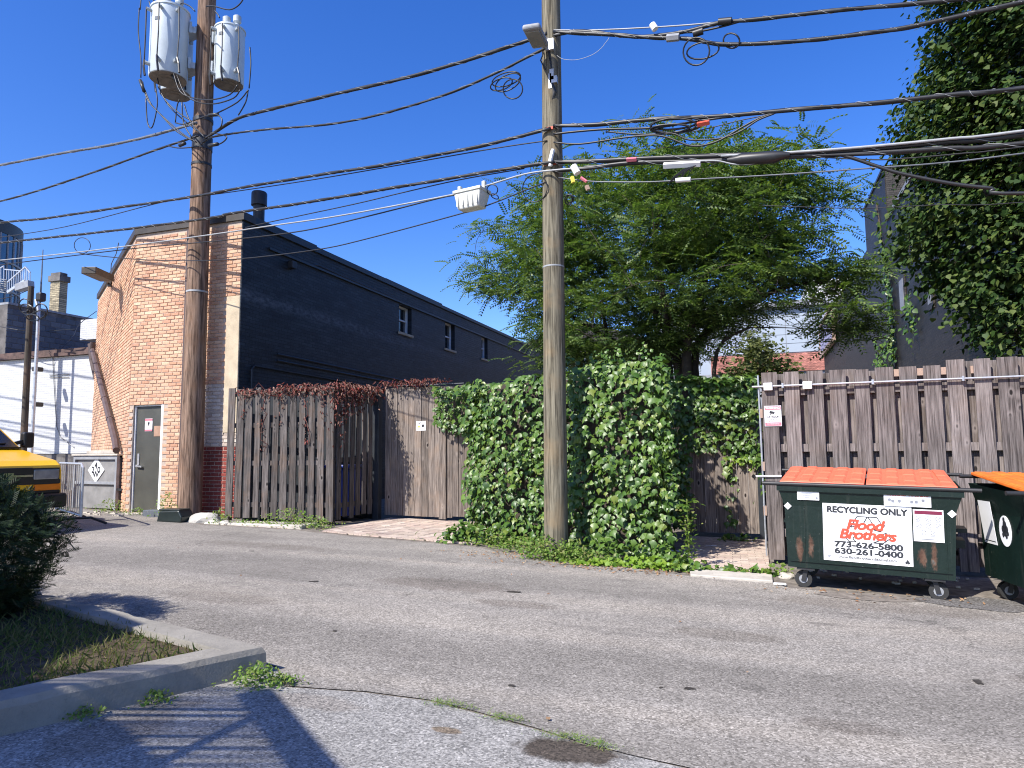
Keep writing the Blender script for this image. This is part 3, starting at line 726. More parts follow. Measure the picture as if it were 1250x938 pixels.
c.build('conduit', MAT['cable_g'], wb, world=True)
c = MB(); c.tube([at_y(110, 420, WY-.15), at_y(112, 440, WY-.15), at_y(117, 462, WY-.15)], .07, 8); c.build('downpipe', MAT['downpipe'], wb, world=True)

# ---- grey block building behind
CX = -24.6; cb = thing('block_building', 'dark grey concrete block building rising behind the white building', 'building', (CX, 18, gz(-24)))
b = MB(); b.box((CX-6, 16.9, 0), (CX-.001, 30, 6.75)); b.build('wall', MAT['stone'], cb, world=True)
brickwork(cb, Vector((CX, 16.9, 0)), (0, 1, 0), 6.2, 4.6, 6.8, lambda u, z: 0, lambda p, z: p.y, 300, bl=.39, bh=.19, j=.012, proud=.014, name='block', mats=[MAT['cmu']])
b = MB(); b.box((CX-6, 16.9, 6.76), (CX+.03, 23.2, 6.84)); b.build('coping', MAT['trim'], cb, world=True)
# yellow brick chimney behind the roof
cm = thing('brick_chimney', 'yellow brick chimney stack standing above the grey block building', 'chimney', (-25.6, 18.3, 6.7))
A = at_x(57, 372, -25.6); B = at_x(79, 340, -25.6); yc = (A.y+B.y)/2; hw = abs(B.y-A.y)/2*.8; zt = at_x(68, 333, -25.6).z
cm.location = (-25.6, yc, 6.4); hw *= .62; yc += .12
b = MB(); b.box((-25.85, yc-hw, 6.4), (-25.35, yc+hw, zt-.35)); b.build('shaft', MAT['ybrick'], cm, world=True)
b = MB(); b.box((-25.91, yc-hw-.06, zt-.349), (-25.29, yc+hw+.06, zt-.12)); b.box((-25.85, yc-hw, zt-.119), (-25.35, yc+hw*.8, zt)); b.build('cap', MAT['stone'], cm, world=True)
# glass tower
TC = at_y(-60, 300, 34); tw = thing('glass_tower', 'round blue glass tower rising at the far left edge', 'building', (TC.x, 34, 0))
r_ = 4.3; zt = at_y(10, 262, 34).z
b = MB(); b.lathe([(r_, 0), (r_, zt-.9)], (TC.x, 34, 0), 40); b.build('facade', MAT['blueglass'], tw, world=True, auto=30)
b = MB(); b.lathe([(r_+.06, zt-.899), (r_+.06, zt)], (TC.x, 34, 0), 40); b.build('roof_band', MAT['navy'], tw, world=True, auto=30)
b = MB()
for k in range(40):
    a = 2*math.pi*k/40; x = TC.x+math.cos(a)*(r_+.03); y = 34+math.sin(a)*(r_+.03); b.tube([(x, y, 0), (x, y, zt-.9)], .06, 4)
for z in np.arange(3, zt-1, 2.1): b.lathe([(r_+.09, z), (r_+.09, z+.14)], (TC.x, 34, 0), 40)
b.build('mullion', MAT['trim'], tw, world=True)
# steel roof stair in front of the tower
YS = 21.5; st = thing('roof_stair', 'white steel stair with railings on the roof in front of the glass tower', 'stair', tuple(at_y(15, 362, YS)))
c = MB()
P0 = at_y(10, 357, YS); P1 = at_y(30, 327, YS); P2 = at_y(37, 333, YS)
rails = MB(); 
for k in range(7):
    a = at_y(8+k*.0, 0, YS)
S0 = at_y(9, 358, YS); S1 = at_y(31, 344, YS)
c.bar(at_y(9, 357, YS), at_y(30, 343, YS), .06, .12); c.bar(at_y(-5, 343, YS), at_y(0, 350, YS), .06, .1); c.build('stringer', MAT['galv'], st, world=True)
c = MB()
for k in range(7):
    A = at_y(0, 341+k*2.6, YS+.3); B = at_y(10+0*k, 342.5+k*2.6, YS+.3); c.bar(A, B, .22, .04)
c.build('tread', MAT['trim'], st, world=True)
c = MB()
c.bar(at_y(9, 345, YS), at_y(31, 326, YS), .05, .05); c.bar(at_y(31, 326, YS), at_y(37, 333, YS), .05, .05); c.bar(at_y(5, 329, YS+1), at_y(26, 331, YS+1), .05, .05); c.bar(at_y(-6, 331, YS), at_y(5, 325, YS), .05, .05)
for k in range(9):
    u = k/8; c.bar(at_y(9+22*u, 345-19*u, YS), at_y(9+21*u, 357-14*u, YS), .025, .025)
for k in range(4): c.bar(at_y(31+2*k, 326+2.3*k, YS), at_y(31+2*k, 345+1.5*k, YS), .025, .025)
for k in range(8): c.bar(at_y(5+3*k, 329+.3*k, YS+1), at_y(5+3*k, 343, YS+1), .025, .025)
for k in range(4): c.bar(at_y(-6+3.6*k, 331-2*k, YS), at_y(-6+3.6*k, 349-2*k, YS), .025, .025)
c.build('railing', MAT['galv'], st, world=True)
c = MB(); c.bar(at_y(22, 352, YS), at_y(38, 347, YS), .3, .3); c.build('landing', MAT['trim'], st, world=True)
c = MB(); A = at_y(50, 352, 22); B = at_y(52.5, 305, 22)
c.tube([A-Vector((0, 0, 2)), A, B], [.04, .04, .02], 6); o = c.build('antenna_mast', MAT['cable_g']); prop(o, 'thin grey antenna mast beside the yellow chimney', 'antenna')

# ---- charcoal building right
RX = 4.5; rb = thing('charcoal_building', 'tall charcoal painted brick building behind the right fence and linden tree', 'building', (RX, 30, gz(RX)))
def yat(px, py=400): return at_x(px, py, RX)
ya = yat(1083, 268).y; yb = yat(1055, 257).y; yc_ = yat(1004).y; zl = yat(1085, 268).z; zt = at_x(1058, 252, RX).z
b = MB(); b.box((RX, 13.5, -.2), (RX+12, ya-.002, zl)); b.build('lower_wall', MAT['char_brick'], rb, world=True)
b = MB(); b.box((RX-.002, ya, -.2), (RX+12, yb, zt)); b.build('tall_wall', [MAT['char_brick']], rb, world=True)
b = MB(); b.box((RX+.02, ya-.05, zl), (RX+12, ya-.004, zt-.1)); b.build('front_face', MAT['char_brick_x'], rb, world=True)
b = MB(); b.box((RX+.004, yb+.002, -.2), (RX+12, yc_, at_x(1004, 402, RX).z)); b.build('rear_wall', MAT['char_brick'], rb, world=True)
b = MB(); b.box((RX-.06, 13.5, zl+.002), (RX+.3, ya-.06, zl+.14)); b.build('coping', MAT['trim'], rb, world=True)
b = MB(); b.box((RX-.05, ya, zt+.002), (RX+12, yb+.03, zt+.1)); b.build('tall_coping', MAT['darkmetal'], rb, world=True)
b = MB(); b.box((RX+.9, ya-.15, zl+1.35), (RX+1.9, ya-.06, zt+.02)); b.build('white_parapet', MAT['white'], rb, world=True)
for p0_, p1_ in (((1098, 340), (1108, 382)), ((1133, 355), (1142, 375))):
    A = at_x(*p0_, RX); B = at_x(*p1_, RX)
    f = MB(); f.box((RX-.05, min(A.y, B.y), B.z), (RX-.004, max(A.y, B.y), A.z)); wf = f.build('window', MAT['char_brick_x'], rb, world=True)
    L0 = rb.location; f = MB(); f.box((RX-.06, min(A.y, B.y)+.15, B.z+.15), (RX-.052, max(A.y, B.y)-.15, A.z-.15)); link('pane', f.mesh('pane', MAT['trim'], False, L0), wf)
A = at_x(1003, 442, RX-.05); B = at_x(1022, 385, RX-.05)
pf = thing('billboard', 'faded lilac billboard poster framed on the far end of the charcoal wall', 'billboard', (RX-.1, (A.y+B.y)/2, at_x(1012, 430, RX).z-3))
zb_ = at_x(1012, 425, RX).z; zt_ = at_x(1012, 391, RX).z; y0_, y1_ = yat(1021).y, yat(1004.5).y
f = MB(); f.box((RX-.22, y0_, zb_), (RX-.1, y1_, zt_)); f.build('poster', MAT['poster'], pf, world=True)
f = MB()
for a, c in (((y0_-.3, zb_-.25), (y1_+.3, zb_-.002)), ((y0_-.3, zt_+.002), (y1_+.3, zt_+.25)), ((y0_-.3, zb_), (y0_-.002, zt_)), ((y1_+.002, zb_), (y1_+.3, zt_))): f.box((RX-.26, a[0], a[1]), (RX-.09, c[0], c[1]))
f.build('frame', MAT['fresh_wood'], pf, world=True)

# ---- far panel building behind the locust tree
FY = 62; fb = thing('panel_building', 'pale metal panelled building with a red brick band far behind the locust tree', 'building', (0, FY, 0))
xl, xr = at_y(800, 440, FY).x, at_y(1010, 440, FY).x+3
zb1 = at_y(960, 448, FY).z; zb2 = at_y(960, 432, FY).z; zt = at_y(960, 376, FY).z
b = MB(); b.box((xl, FY, 0), (xr, FY+14, zb1-.4)); b.build('base_wall', MAT['trim'], fb, world=True)
xm = at_y(868, 440, FY).x
b = MB(); b.box((xm, FY-.2, zb1-.398), (xr, FY+14, zb2)); b.build('brick_band', MAT['farbrick'], fb, world=True)
b = MB(); b.box((xl, FY, zb1-.398), (xm-.01, FY+14, zt+1)); b.build('glass_front', MAT['panel'], fb, world=True)
nrow = 5; ncol = 4; pmesh = MB().box((0, 0, 0), (1, .12, 1)).mesh('panel', MAT['panel'])
pw = (xr-xm)/ncol; ph = (zt-zb2-.1)/nrow
b = MB(); b.box((xm, FY-.03, zb2+.001), (xr, FY+14, zt)); b.build('wall', MAT['cable_w'], fb, world=True)
for i in range(ncol):
    for j in range(nrow):
        o = link('panel', pmesh, fb); o.location = (xm+i*pw+.04, -.1, zb2+.1+j*ph); o.scale = (pw-.05, 1, ph-.04)
b = MB(); b.box((xm-.5, FY-.6, zt+.002), (xr, FY+14, zt+.5)); b.build('roof_edge', MAT['trim'], fb, world=True)
b = MB(); b.box((xm+8, FY+2, zt+.502), (xr, FY+10, zt+2.6)); b.build('penthouse', MAT['white'], fb, world=True)
# grey house glimpsed between pole and tree
HX0, HX1 = at_y(640, 440, 46).x, at_y(790, 440, 46).x
hb = thing('grey_house', 'grey house with white framed windows glimpsed under the locust tree right of the pole', 'house', ((HX0+HX1)/2, 46, 0))
ztop = at_y(720, 420, 46).z
b = MB(); b.box((HX0, 46, 0), (HX1, 54, ztop)); b.build('wall', MAT['greybox'], hb, world=True)
b = MB(); b.prism([(HX0-.4, 45.6, ztop), (HX1+.4, 45.6, ztop), ((HX0+HX1)/2, 45.6, ztop+1.6)], (0, 0, 0), (0, 9, 0)); b.build('roof', MAT['roof'], hb, world=True)
for k in range(5):
    xw = HX0+1+k*1.45; f = MB(); z0 = ztop-1.9
    f.box((xw, 45.9, z0), (xw+.95, 45.99, z0+1.5)); wf = f.build('window', MAT['white'], hb, world=True)
    f = MB()
    for i in range(2):
        for j in range(2): f.box((xw+.08+i*.42, 45.87, z0+.1+j*.68), (xw+.44+i*.42, 45.898, z0+.7+j*.68))
    link('pane', f.mesh('pane', MAT['blueglass'], False, hb.location), wf)

# ================================================================== FENCES
def board_unit(name, m, top='flat'):
    b = MB()
    if top == 'flat': b.box((-.5, -.5, 0), (.5, .5, 1))
    elif top == 'ear': b.prism([(-.5, 0, 0), (.5, 0, 0), (.5, 0, .965), (.22, 0, 1), (-.22, 0, 1), (-.5, 0, .965)], (0, -.5, 0), (0, .5, 0))
    else: b.prism([(-.5, 0, 0), (.5, 0, 0), (.5, 0, .93), (0, 0, 1), (-.5, 0, .93)], (0, -.5, 0), (0, .5, 0))
    return b.mesh(name, m)
def put(me, name, par, loc, scale, rz=0, tilt=0, lean=0):
    o = link(name, me, par); o.location = Vector(loc)-par.location; o.scale = scale; o.rotation_euler = (lean, tilt, rz); return o
BU = {k: board_unit('board', MAT[k]) for k in ('fence', 'fence_r', 'gate')}
BP = board_unit('board', MAT['gate'], 'point')
RU = {k: MB().box((-.5, -.5, -.5), (.5, .5, .5)).mesh('rail', MAT[k]) for k in ('fence', 'fence_r', 'gate', 'fresh_wood')}

# enclosure: board front and board return, gaps between the boards
ef = thing('board_fence', 'dark weathered open board fence enclosure with dry red creeper along its top', 'fence', (-8.6, 11.0, gz(-8.6)))
EA, EB = Vector((-9.56, 10.85, 0)), Vector((-7.42, 11.18, 0))
du = (EB-EA).normalized(); L = (EB-EA).length; rz = math.atan2(du.y, du.x)
nb = 12; st_ = L/(nb-.35)
for k in range(nb):
    p = EA+du*(st_*k+.06); wd = .125+random.uniform(-.012, .012); zb = gz(p.x)+.08+random.uniform(-.02, .03); zt = 2.72+random.uniform(-.025, .03)
    if k in (0, nb-1): wd = .14
    put(BU['fence'], 'board', ef, (p.x, p.y, zb), (wd, .024, zt-zb), rz, random.uniform(-.008, .008))
nin = Vector((-du.y, du.x, 0))
for z in (.5, 1.28, 2.0, 2.6):
    p = EA+du*(L/2)+nin*.045; put(RU['fence'], 'rail', ef, (p.x, p.y, z+.02), (L, .05, .09), rz)
# back boards, staggered behind the gaps
for k in range(nb-1):
    p = EA+du*(st_*(k+.5)+.06)+nin*.09
    if k % 4 == 1: put(BU['fence'], 'board', ef, (p.x, p.y, .3), (.05, .022, 2.35), rz)
EC = Vector((-7.3, 12.55, 0)); dv = (EC-EB).normalized(); L2 = (EC-EB).length; rz2 = math.atan2(dv.y, dv.x)
for k in range(7):
    p = EB+dv*(.1+k*L2/7.0)+Vector((.015, .05, 0)); zb = gz(p.x)+.12+random.uniform(-.03, .03); zt = 2.7+random.uniform(-.03, .02)
    put(BU['fence'], 'board', ef, (p.x, p.y, zb), (.125, .024, zt-zb), rz2, random.uniform(-.008, .008))
for z in (.5, 1.35, 2.5):
    p = EB+dv*(L2/2)+Vector((-.03, .05, 0)); put(RU['fence'], 'rail', ef, (p.x, p.y, z), (L2-.02, .05, .09), rz2)
for p in (EA+nin*.1, EB+nin*.08-du*.05): b = MB(); b.box((p.x-.045, p.y-.045, 0), (p.x+.045, p.y+.045, 2.66)); b.build('post', MAT['fence'], ef, world=True)
b = MB(); b.box((-7.33, 12.43, 0), (-7.19, 12.57, 2.7)); b.build('navy_post', MAT['navy'], ef, world=True, bevel=.006)
b = MB(); b.box((-9.5, 12.6, 0), (-7.4, 12.66, 2.5)); b.build('back_panel', MAT['navy'], ef, world=True)
b = MB(); b.bar(EA+nin*.42+Vector((.1, 0, 1.35)), EB+nin*.42+Vector((-.55, 0, 1.35)), .03, 2.5); b.build('gap_shade_panel', MAT['navy'], ef, world=True)  # dark panel added so the gaps between the boards look black with shade
# blue bins inside
for k, (x, y) in enumerate(((-7.75, 12.1),)):
    bn = thing('wheelie_bin', 'blue plastic wheelie bin glimpsed through the return boards of the enclosure', 'bin', (x, y, gz(x)), .1)
    b = MB(); b.prism([(-.24, -.26, .1), (.24, -.26, .1), (.24, .26, .1), (-.24, .26, .1)], (0, 0, 0), (0, 0, .92)); b.build('bin_body', MAT['bluebin'], bn, bevel=.03)
    b = MB(); b.box((-.29, -.33, 1.03), (.29, .33, 1.09)); b.build('lid', MAT['bluebin'], bn, bevel=.02)
    for s in (-1, 1):
        b = MB(); b.tube([(s*.2, .28, .1), (s*.26, .28, .1)], .1, 12); b.build('wheel', MAT['rubber'], bn)

# big board gate
GY = 12.65; gt = thing('board_gate', 'tall grey brown board gate with a small white notice above the brick pad', 'gate', (-6.2, GY, gz(-6.2)))
x = -7.16; k = 0
while x < -4.75:
    wd = random.choice((.13, .135, .14, .15)); zb = gz(x)+(.11 if x > -5.75 else .08); zt = 2.79+random.uniform(-.012, .012)
    put(BU['gate'], 'board', gt, (x+wd/2, GY+random.uniform(-.006, .006), zb), (wd-.007, .022, zt-zb), 0, random.uniform(-.004, .004)); x += wd; k += 1
b = MB(); xs_ = at_y(537, 560, GY).x; b.box((xs_, GY-.05, gz(xs_)+.05), (xs_+.15, GY-.014, 2.2)); b.build('cover_board', MAT['gate'], gt, world=True)
for z in (.45, 1.5, 2.6): put(RU['gate'], 'rail', gt, (-5.95, GY+.04, z), (2.45, .04, .09))
b = MB(); b.tube([(-7.1, GY-.03, 2.83), (-5.4, GY-.03, 2.83)], .007, 6); b.build('top_wire', MAT['cable_g'], gt, world=True)
sg = thing('notice_sign', 'small white printed notice screwed to the tall board gate', 'sign', tuple(at_y(514, 520, GY-.02)))
def text(s, size, m, shear=0, bold=0, align='CENTER', name='lettering', space=1.0, sx=1.0):
    c = bpy.data.curves.new(name, 'FONT'); c.body = s; c.size = size; c.shear = shear; c.align_x = align; c.align_y = 'CENTER'; c.space_character = space
    o = bpy.data.objects.new(name, c); COL.objects.link(o); bpy.context.view_layer.update()
    me = bpy.data.meshes.new_from_object(o.evaluated_get(bpy.context.evaluated_depsgraph_get()))
    bpy.data.objects.remove(o); bpy.data.curves.remove(c)
    if bold:
        bm = bmesh.new(); bm.from_mesh(me); base = bm.verts[:] + bm.faces[:]
        for i in range(8):
            a = i*math.pi/4; r = bmesh.ops.duplicate(bm, geom=base)
            bmesh.ops.translate(bm, verts=[v for v in r['geom'] if isinstance(v, bmesh.types.BMVert)], vec=(bold*math.cos(a), bold*math.sin(a), .00008*(i+1)))
        bm.to_mesh(me); bm.free()
    me.transform(Matrix(((sx, 0, 0, 0), (0, 0, -1, 0), (0, 1, 0, 0), (0, 0, 0, 1))))
    me.materials.clear(); me.materials.append(m); me.name = name
    return me
def letter(par, s, x, z, size, m, y=-.004, **k):
    me = text(s, size, m, **k); o = link(k.get('name', 'lettering'), me, par); o.location = (x, y, z); return o
b = MB(); b.box((-.105, -.002, -.095), (.105, .004, .095)); b.build('panel', MAT['signwhite'], sg)
letter(sg, 'NO', -.03, .05, .05, MAT['ink'], bold=.001); letter(sg, 'PARKING', 0, -.07, .028, MAT['inkgrey'])
b = MB(); b.cbox((-.045, -.005, -.015), (.05, .002, .035)); b.build('yellow_mark', MAT['yellowink'], sg)
b = MB(); b.cbox((.04, -.005, 0), (.05, .002, .05)); b.cbox((.06, -.006, .015), (.03, .002, .02)); b.build('symbol', MAT['ink'], sg)

# small gate in the recess
SG = 12.22; sgt = thing('side_gate', 'narrow brown board gate under hanging ivy beside the tall right fence', 'gate', (-.5, SG, 0))
x = -1.18
for k in range(7):
    wd = .175 if k else .16; zt = 1.72+.04*k+random.uniform(-.02, .02)
    put(BP, 'board', sgt, (x+wd/2, SG+random.uniform(-.004, .004), .11), (wd-.008, .024, zt), 0, 0); x += wd
b = MB(); b.box((-.0, SG-.05, 0), (.1, SG+.05, 2.3)); b.build('post', MAT['navy'], sgt, world=True)
for z in (.4, 1.3): put(RU['gate'], 'rail', sgt, (-.57, SG+.04, z), (1.15, .04, .09))

# tall right fence, boards front and back on three rails
RY = 9.86; rf = thing('tall_board_fence', 'tall brown weathered shadowbox fence behind the green dumpsters', 'fence', (3.5, RY, gz(3.5)))
def rfy(x): return RY-.03*(x-.1)
ang = -.03; x = .1; k = 0
while x < 9.0:
    wd = (.2, .19, .185, .2, .18)[k % 5]+random.uniform(-.008, .008); zb = gz(x)+.06+random.uniform(-.03, .03); zt = (2.5 if x < 2.15 else 2.56)+random.uniform(-.01, .01)
    put(BU['fence_r'], 'board', rf, (x+wd/2, rfy(x), zb), (wd, .024, zt-zb), ang, random.uniform(-.006, .006), random.uniform(-.004, .004))
    gp = .075+random.uniform(-.012, .02); xb = x+wd+gp/2
    put(BU['fence_r'], 'board', rf, (xb, rfy(xb)+.105, gz(x)+.1), (.19, .022, (2.39 if x < 2.1 else 2.45)-gz(x)+random.uniform(-.03, 0.02)), ang)
    x += wd+gp; k += 1
xr = x
for z in (.42, 1.52, 2.26): put(RU['fence_r'], 'rail', rf, ((.1+xr)/2, rfy((.1+xr)/2)+.055, z-.02), (xr-.1, .06, .1), ang)
for x_ in (1.72, 1.96, 2.2, 2.55, 2.85): put(RU['fresh_wood'], 'wood_patch', rf, (x_, rfy(x_)+.03, 2.43), (.09, .04, .09), ang)
for x_, z_ in ((2.14, .7), (2.12, 1.02), (2.4, .68), (2.05, 1.4)): put(RU['fresh_wood'], 'wood_patch', rf, (x_, rfy(x_)+.03, z_), (.1, .04, .1), ang)
b = MB(); b.tube([(-.02, rfy(0)-.05, 2.315), (xr, rfy(xr)-.05, 2.33)], .014, 8); b.build('rail_pipe', MAT['galv'], rf, world=True, auto=50)
for x_ in (.18, .66): 
    b = MB(); b.box((x_-.055, rfy(x_)-.085, 2.26), (x_+.055, rfy(x_)-.02, 2.36)); b.build('bracket', MAT['white'], rf, world=True, bevel=.006)
for x_ in (.36, 1.42, 2.4, 3.3, 4.5): 
    b = MB(); b.box((x_-.012, rfy(x_)-.07, 2.29), (x_+.012, rfy(x_)-.012, 2.35)); b.build('clip', MAT['galv'], rf, world=True)
for z_ in (1.2, .62, 1.9):
    b = MB(); b.box((.06, rfy(0)-.03, z_), (.1, rfy(0)+.1, z_+.12)); b.build('hinge', MAT['fresh_wood'], rf, world=True)
b = MB(); b.tube([(.075, rfy(0)-.02, .1), (.06, rfy(0)-.02, 2.47)], .012, 6); b.tube([(-.02, rfy(0)-.03, 1.13), (.3, rfy(0)-.03, 1.13)], .014, 6); b.build('edge_rod', MAT['galv'], rf, world=True)
# return of the tall fence back to the small gate
for k in range(5):
    y = RY+.25+k*.42; put(BU['fence_r'], 'board', rf, (.13, y, .1), (.4, .022, 2.3), math.pi/2)
# surveillance sign
p = at_y(943.5, 508, RY-.03); ss = thing('warning_sign', 'red and white video surveillance warning sign on the left end of the tall right fence', 'sign', tuple(p), ang)
b = MB(); b.box((-.105, -.001, -.135), (.105, .004, .135)); b.build('panel', MAT['signwhite'], ss)
for z0, z1 in ((.083, .128), (-.128, -.085)): b = MB(); b.box((-.1, -.004, z0), (.1, -.002, z1)); b.build('band', MAT['pink'], ss)
letter(ss, 'WARNING', 0, .105, .037, MAT['signwhite'], y=-.0055, bold=.001); letter(ss, '24 HOUR', 0, -.012, .035, MAT['ink'], bold=.0008); letter(ss, 'VIDEO', 0, -.042, .032, MAT['ink']); letter(ss, 'SURVEILLANCE', 0, -.07, .022, MAT['signred']); letter(ss, 'NO TRESPASSING', 0, -.106, .019, MAT['signwhite'], y=-.0055)
b = MB(); b.bar((-.04, -.004, .055), (.02, -.004, .04), .03, .002, (0, 1, 0)); b.bar((-.02, -.004, .04), (-.03, -.004, .018), .01, .002, (0, 1, 0)); b.build('camera_symbol', MAT['ink'], ss)
# door sign on the brick building
p = at_y(181.5, 519, BY+.06); ds = thing('door_notice', 'pink and white notice stuck on the dark grey steel door', 'sign', tuple(p))
b = MB(); b.box((-.1, -.001, -.135), (.1, .004, .135)); b.build('panel', MAT['signwhite'], ds)
for z0, z1 in ((.09, .13), (-.13, -.095)): b = MB(); b.box((-.098, -.004, z0), (.098, -.002, z1)); b.build('band', MAT['pink'], ds)
b = MB(); b.cbox((0, -.004, .035), (.05, .002, .05)); b.cbox((-.01, -.004, .0), (.02, .002, .04)); b.build('symbol', MAT['ink'], ds)
letter(ds, 'PRIVATE', 0, -.045, .036, MAT['signred']); letter(ds, 'PROPERTY', 0, -.075, .026, MAT['inkgrey'])

# ================================================================== IVY
IV = [(0, 0, 0), (-.2, .05, .02), (-.5, .34, -.05), (-.34, .52, -.02), (-.2, .58, .03), (0, 1.0, -.12), (.2, .58, .03), (.34, .52, -.02), (.5, .34, -.05), (.2, .05, .02), (0, .45, .09)]
IF = [(0, 1, 10), (1, 2, 3, 10), (3, 4, 10), (4, 5, 10), (5, 6, 10), (6, 7, 10), (7, 8, 9, 10), (9, 0, 10)]
IFL = [tuple(reversed(f)) for f in IF]
leafobj = {k: None for k in ()}
def foliage(par, P, Nn, T, S, mat, singles, tv=IV, tf=IF, key=None, stuffname='foliage'):
    P = np.array(P); Nn = np.array(Nn); T = np.array(T); S = np.array(S); off = np.array(par.location)
    order = np.argsort(key) if key is not None else RNG.permutation(len(P))
    s_, r_ = order[:singles], order[singles:]
    if singles:
        lm = bpy.data.meshes.new('leaf'); lm.from_pydata(tv, [], tf); lm.materials.append(mat)
        for i in s_:
            n = Vector(Nn[i]).normalized(); t = Vector(T[i]); t = (t-n*t.dot(n)).normalized(); b_ = t.cross(n)
            o = link('leaf', lm, par)
            M_ = Matrix.Identity(4)
            for r in range(3): M_[r][0] = b_[r]*S[i]; M_[r][1] = t[r]*S[i]; M_[r][2] = n[r]*S[i]; M_[r][3] = P[i][r]-off[r]
            o.matrix_local = M_
    me = leaf_mesh(stuffname, tv, tf, P[r_]-off, T[r_], Nn[r_], S[r_], [mat])
    o = link(stuffname, me, par); o['kind'] = 'stuff'; return o
def rvec0(k): return Vector((random.gauss(0, k), random.gauss(0, k), random.gauss(0, k)))
def ivy_patch(org, du, width, zlo, zhi, dens, nrm, bulge=.16, edge=None, lists=None, size=(.075, .138), tops=True):
    """leaves shingled over a vertical face; edge(u,z)->bool keeps a leaf"""
    P, Nn, T, S = lists; org = Vector(org); du = Vector(du).normalized(); nrm = Vector(nrm).normalized()
    n = int(width*(zhi-zlo)*dens)
    for i in range(n):
        u = random.uniform(0, width); z = random.uniform(zlo, zhi)
        if edge and not edge(u, z): continue
        q = org+du*u
        nz = noise.noise(Vector((q.x*1.7+z*.3, q.y*1.7, z*1.5)))*bulge + noise.noise(Vector((q.x*5, q.y*5+z, z*4.5)))*bulge*.45
        dpt = random.random()**1.6*-.26
        p = q+nrm*(nz+dpt)+Vector((0, 0, z))
        nn = nrm+Vector((0, 0, random.uniform(.1, .75)))+Vector((random.gauss(0, .33), random.gauss(0, .33), random.gauss(0, .2)))
        tt = Vector((random.gauss(0, .35), random.gauss(0, .35), -1))
        P.append(tuple(p)); Nn.append(tuple(nn)); T.append(tuple(tt)); S.append(random.uniform(*size)*random.uniform(.6, 1.15))
def ivy_top(A, B, C, D, z, dens, lists, size=(.09, .15), hump=.12):
    P, Nn, T, S = lists; A, B, C, D = map(Vector, (A, B, C, D))
    n = int((B-A).length*(D-A).length*dens)
    for i in range(n):
        u, v = random.random(), random.random(); q = A.lerp(B, u).lerp(D.lerp(C, u), v)
        zz = z+noise.noise(Vector((q.x*2.2, q.y*2.2, 5)))*hump+noise.noise(Vector((q.x*6, q.y*6, 1)))*.06+random.uniform(-.08, .02)
        P.append((q.x, q.y, zz)); Nn.append((random.gauss(0, .45), random.gauss(-.35, .45), 1)); T.append((random.gauss(0, .6), -1+random.gauss(0, .5), -.35)); S.append(random.uniform(*size))
def thin(lists, f): pass
# left ivy mass: hangs over the tall gate and bulges down to the ground left of the pole
il = thing('ivy_hedge', 'bright green ivy mass spilling over the board gate left of the greenish pole', 'ivy', (-4.3, 11, gz(-4.3)))
LL = ([], [], [], [])
F0, F1 = Vector((-4.35, 10.35, 0)), Vector((-2.42, 9.72, 0)); fd = (F1-F0); fl_ = fd.length; fn = Vector((fd.y, -fd.x, 0)).normalized()
def e1(u, z):
    return z < 2.62+.1*noise.noise(Vector((u*2, 1, 0)))-max(0, .35-u)*.6 and u > -.2+.14*noise.noise(Vector((z*2.4, 7, 0)))
ivy_patch(F0-fd.normalized()*.15, fd, fl_+.15, .15, 2.75, 430, fn, .24, e1, LL)
# flank turning back to the gate, and the overhang on the gate itself
G0 = Vector((-5.02, 12.45, 0)); sd_ = F0-G0; sn = Vector((sd_.y, -sd_.x, 0)).normalized()
if sn.x > 0: sn = -sn
ivy_patch(G0, sd_, sd_.length, .15, 2.65, 260, sn, .16, None, LL)
def e2(u, z):
    x = -6.02+u; lim = 1.78+.14*noise.noise(Vector((u*3, 2, 2)))+ (0 if u > .55 else (.55-u)*.5)
    return z > lim - max(0, u-.75)*1.2 and z < 2.78-max(0, .18-u)*1.5
ivy_patch((-6.02, 12.42, 0), (1, 0, 0), 1.35, 1.2, 2.8, 300, (0, -1, 0), .13, e2, LL)
ivy_patch((-6.02, 12.1, 0), (1, 0.0, 0), 1.4, 1.75, 2.8, 190, (-.25, -1, 0), .13, lambda u, z: u > .3 and e2(u, z) and z > 1.95, LL)
ivy_top((-5.95, 12.1, 0), (-2.5, 9.85, 0), (-2.4, 12.6, 0), (-5.95, 12.75, 0), 2.66, 130, LL)
P_ = np.array(LL[0]); key = np.linalg.norm(P_-np.array((0, 0, 1.5)), axis=1)+RNG.random(len(P_))*2.2
foliage(il, *LL[:3], LL[3], MAT['ivy'], 280, key=key)
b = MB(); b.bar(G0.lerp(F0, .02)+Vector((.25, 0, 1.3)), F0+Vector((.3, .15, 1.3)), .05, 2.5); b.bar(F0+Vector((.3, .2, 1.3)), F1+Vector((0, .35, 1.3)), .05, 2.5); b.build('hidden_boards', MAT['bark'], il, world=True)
# middle ivy column
im = thing('ivy_hedge', 'thick bright green ivy block right of the greenish pole with a shaded right flank', 'ivy', (-1.7, 9.8, gz(-1.7)))
LM = ([], [], [], [])
M0, M1 = Vector((-2.5, 9.62, 0)), Vector((-1.06, 9.3, 0)); md = M1-M0; ml = md.length; mn = Vector((md.y, -md.x, 0)).normalized()
def e3(u, z): return z < 2.72-.9*max(0, u-1.2)**1.5-.35*max(0, .25-u)+.08*noise.noise(Vector((u*3, 4, 0)))
ivy_patch(M0, md, ml, .12, 2.85, 430, mn, .25, e3, LM)
S1 = Vector((-1.5, 12.1, 0)); sdv = S1-M1; ivy_patch(M1, sdv, sdv.length, .12, 2.68, 260, (sdv.y, -sdv.x, 0), .13, None, LM)
ivy_top((-2.5, 9.75, 0), (-1.08, 9.45, 0), (-1.5, 12.3, 0), (-2.6, 12.4, 0), 2.7, 130, LM)
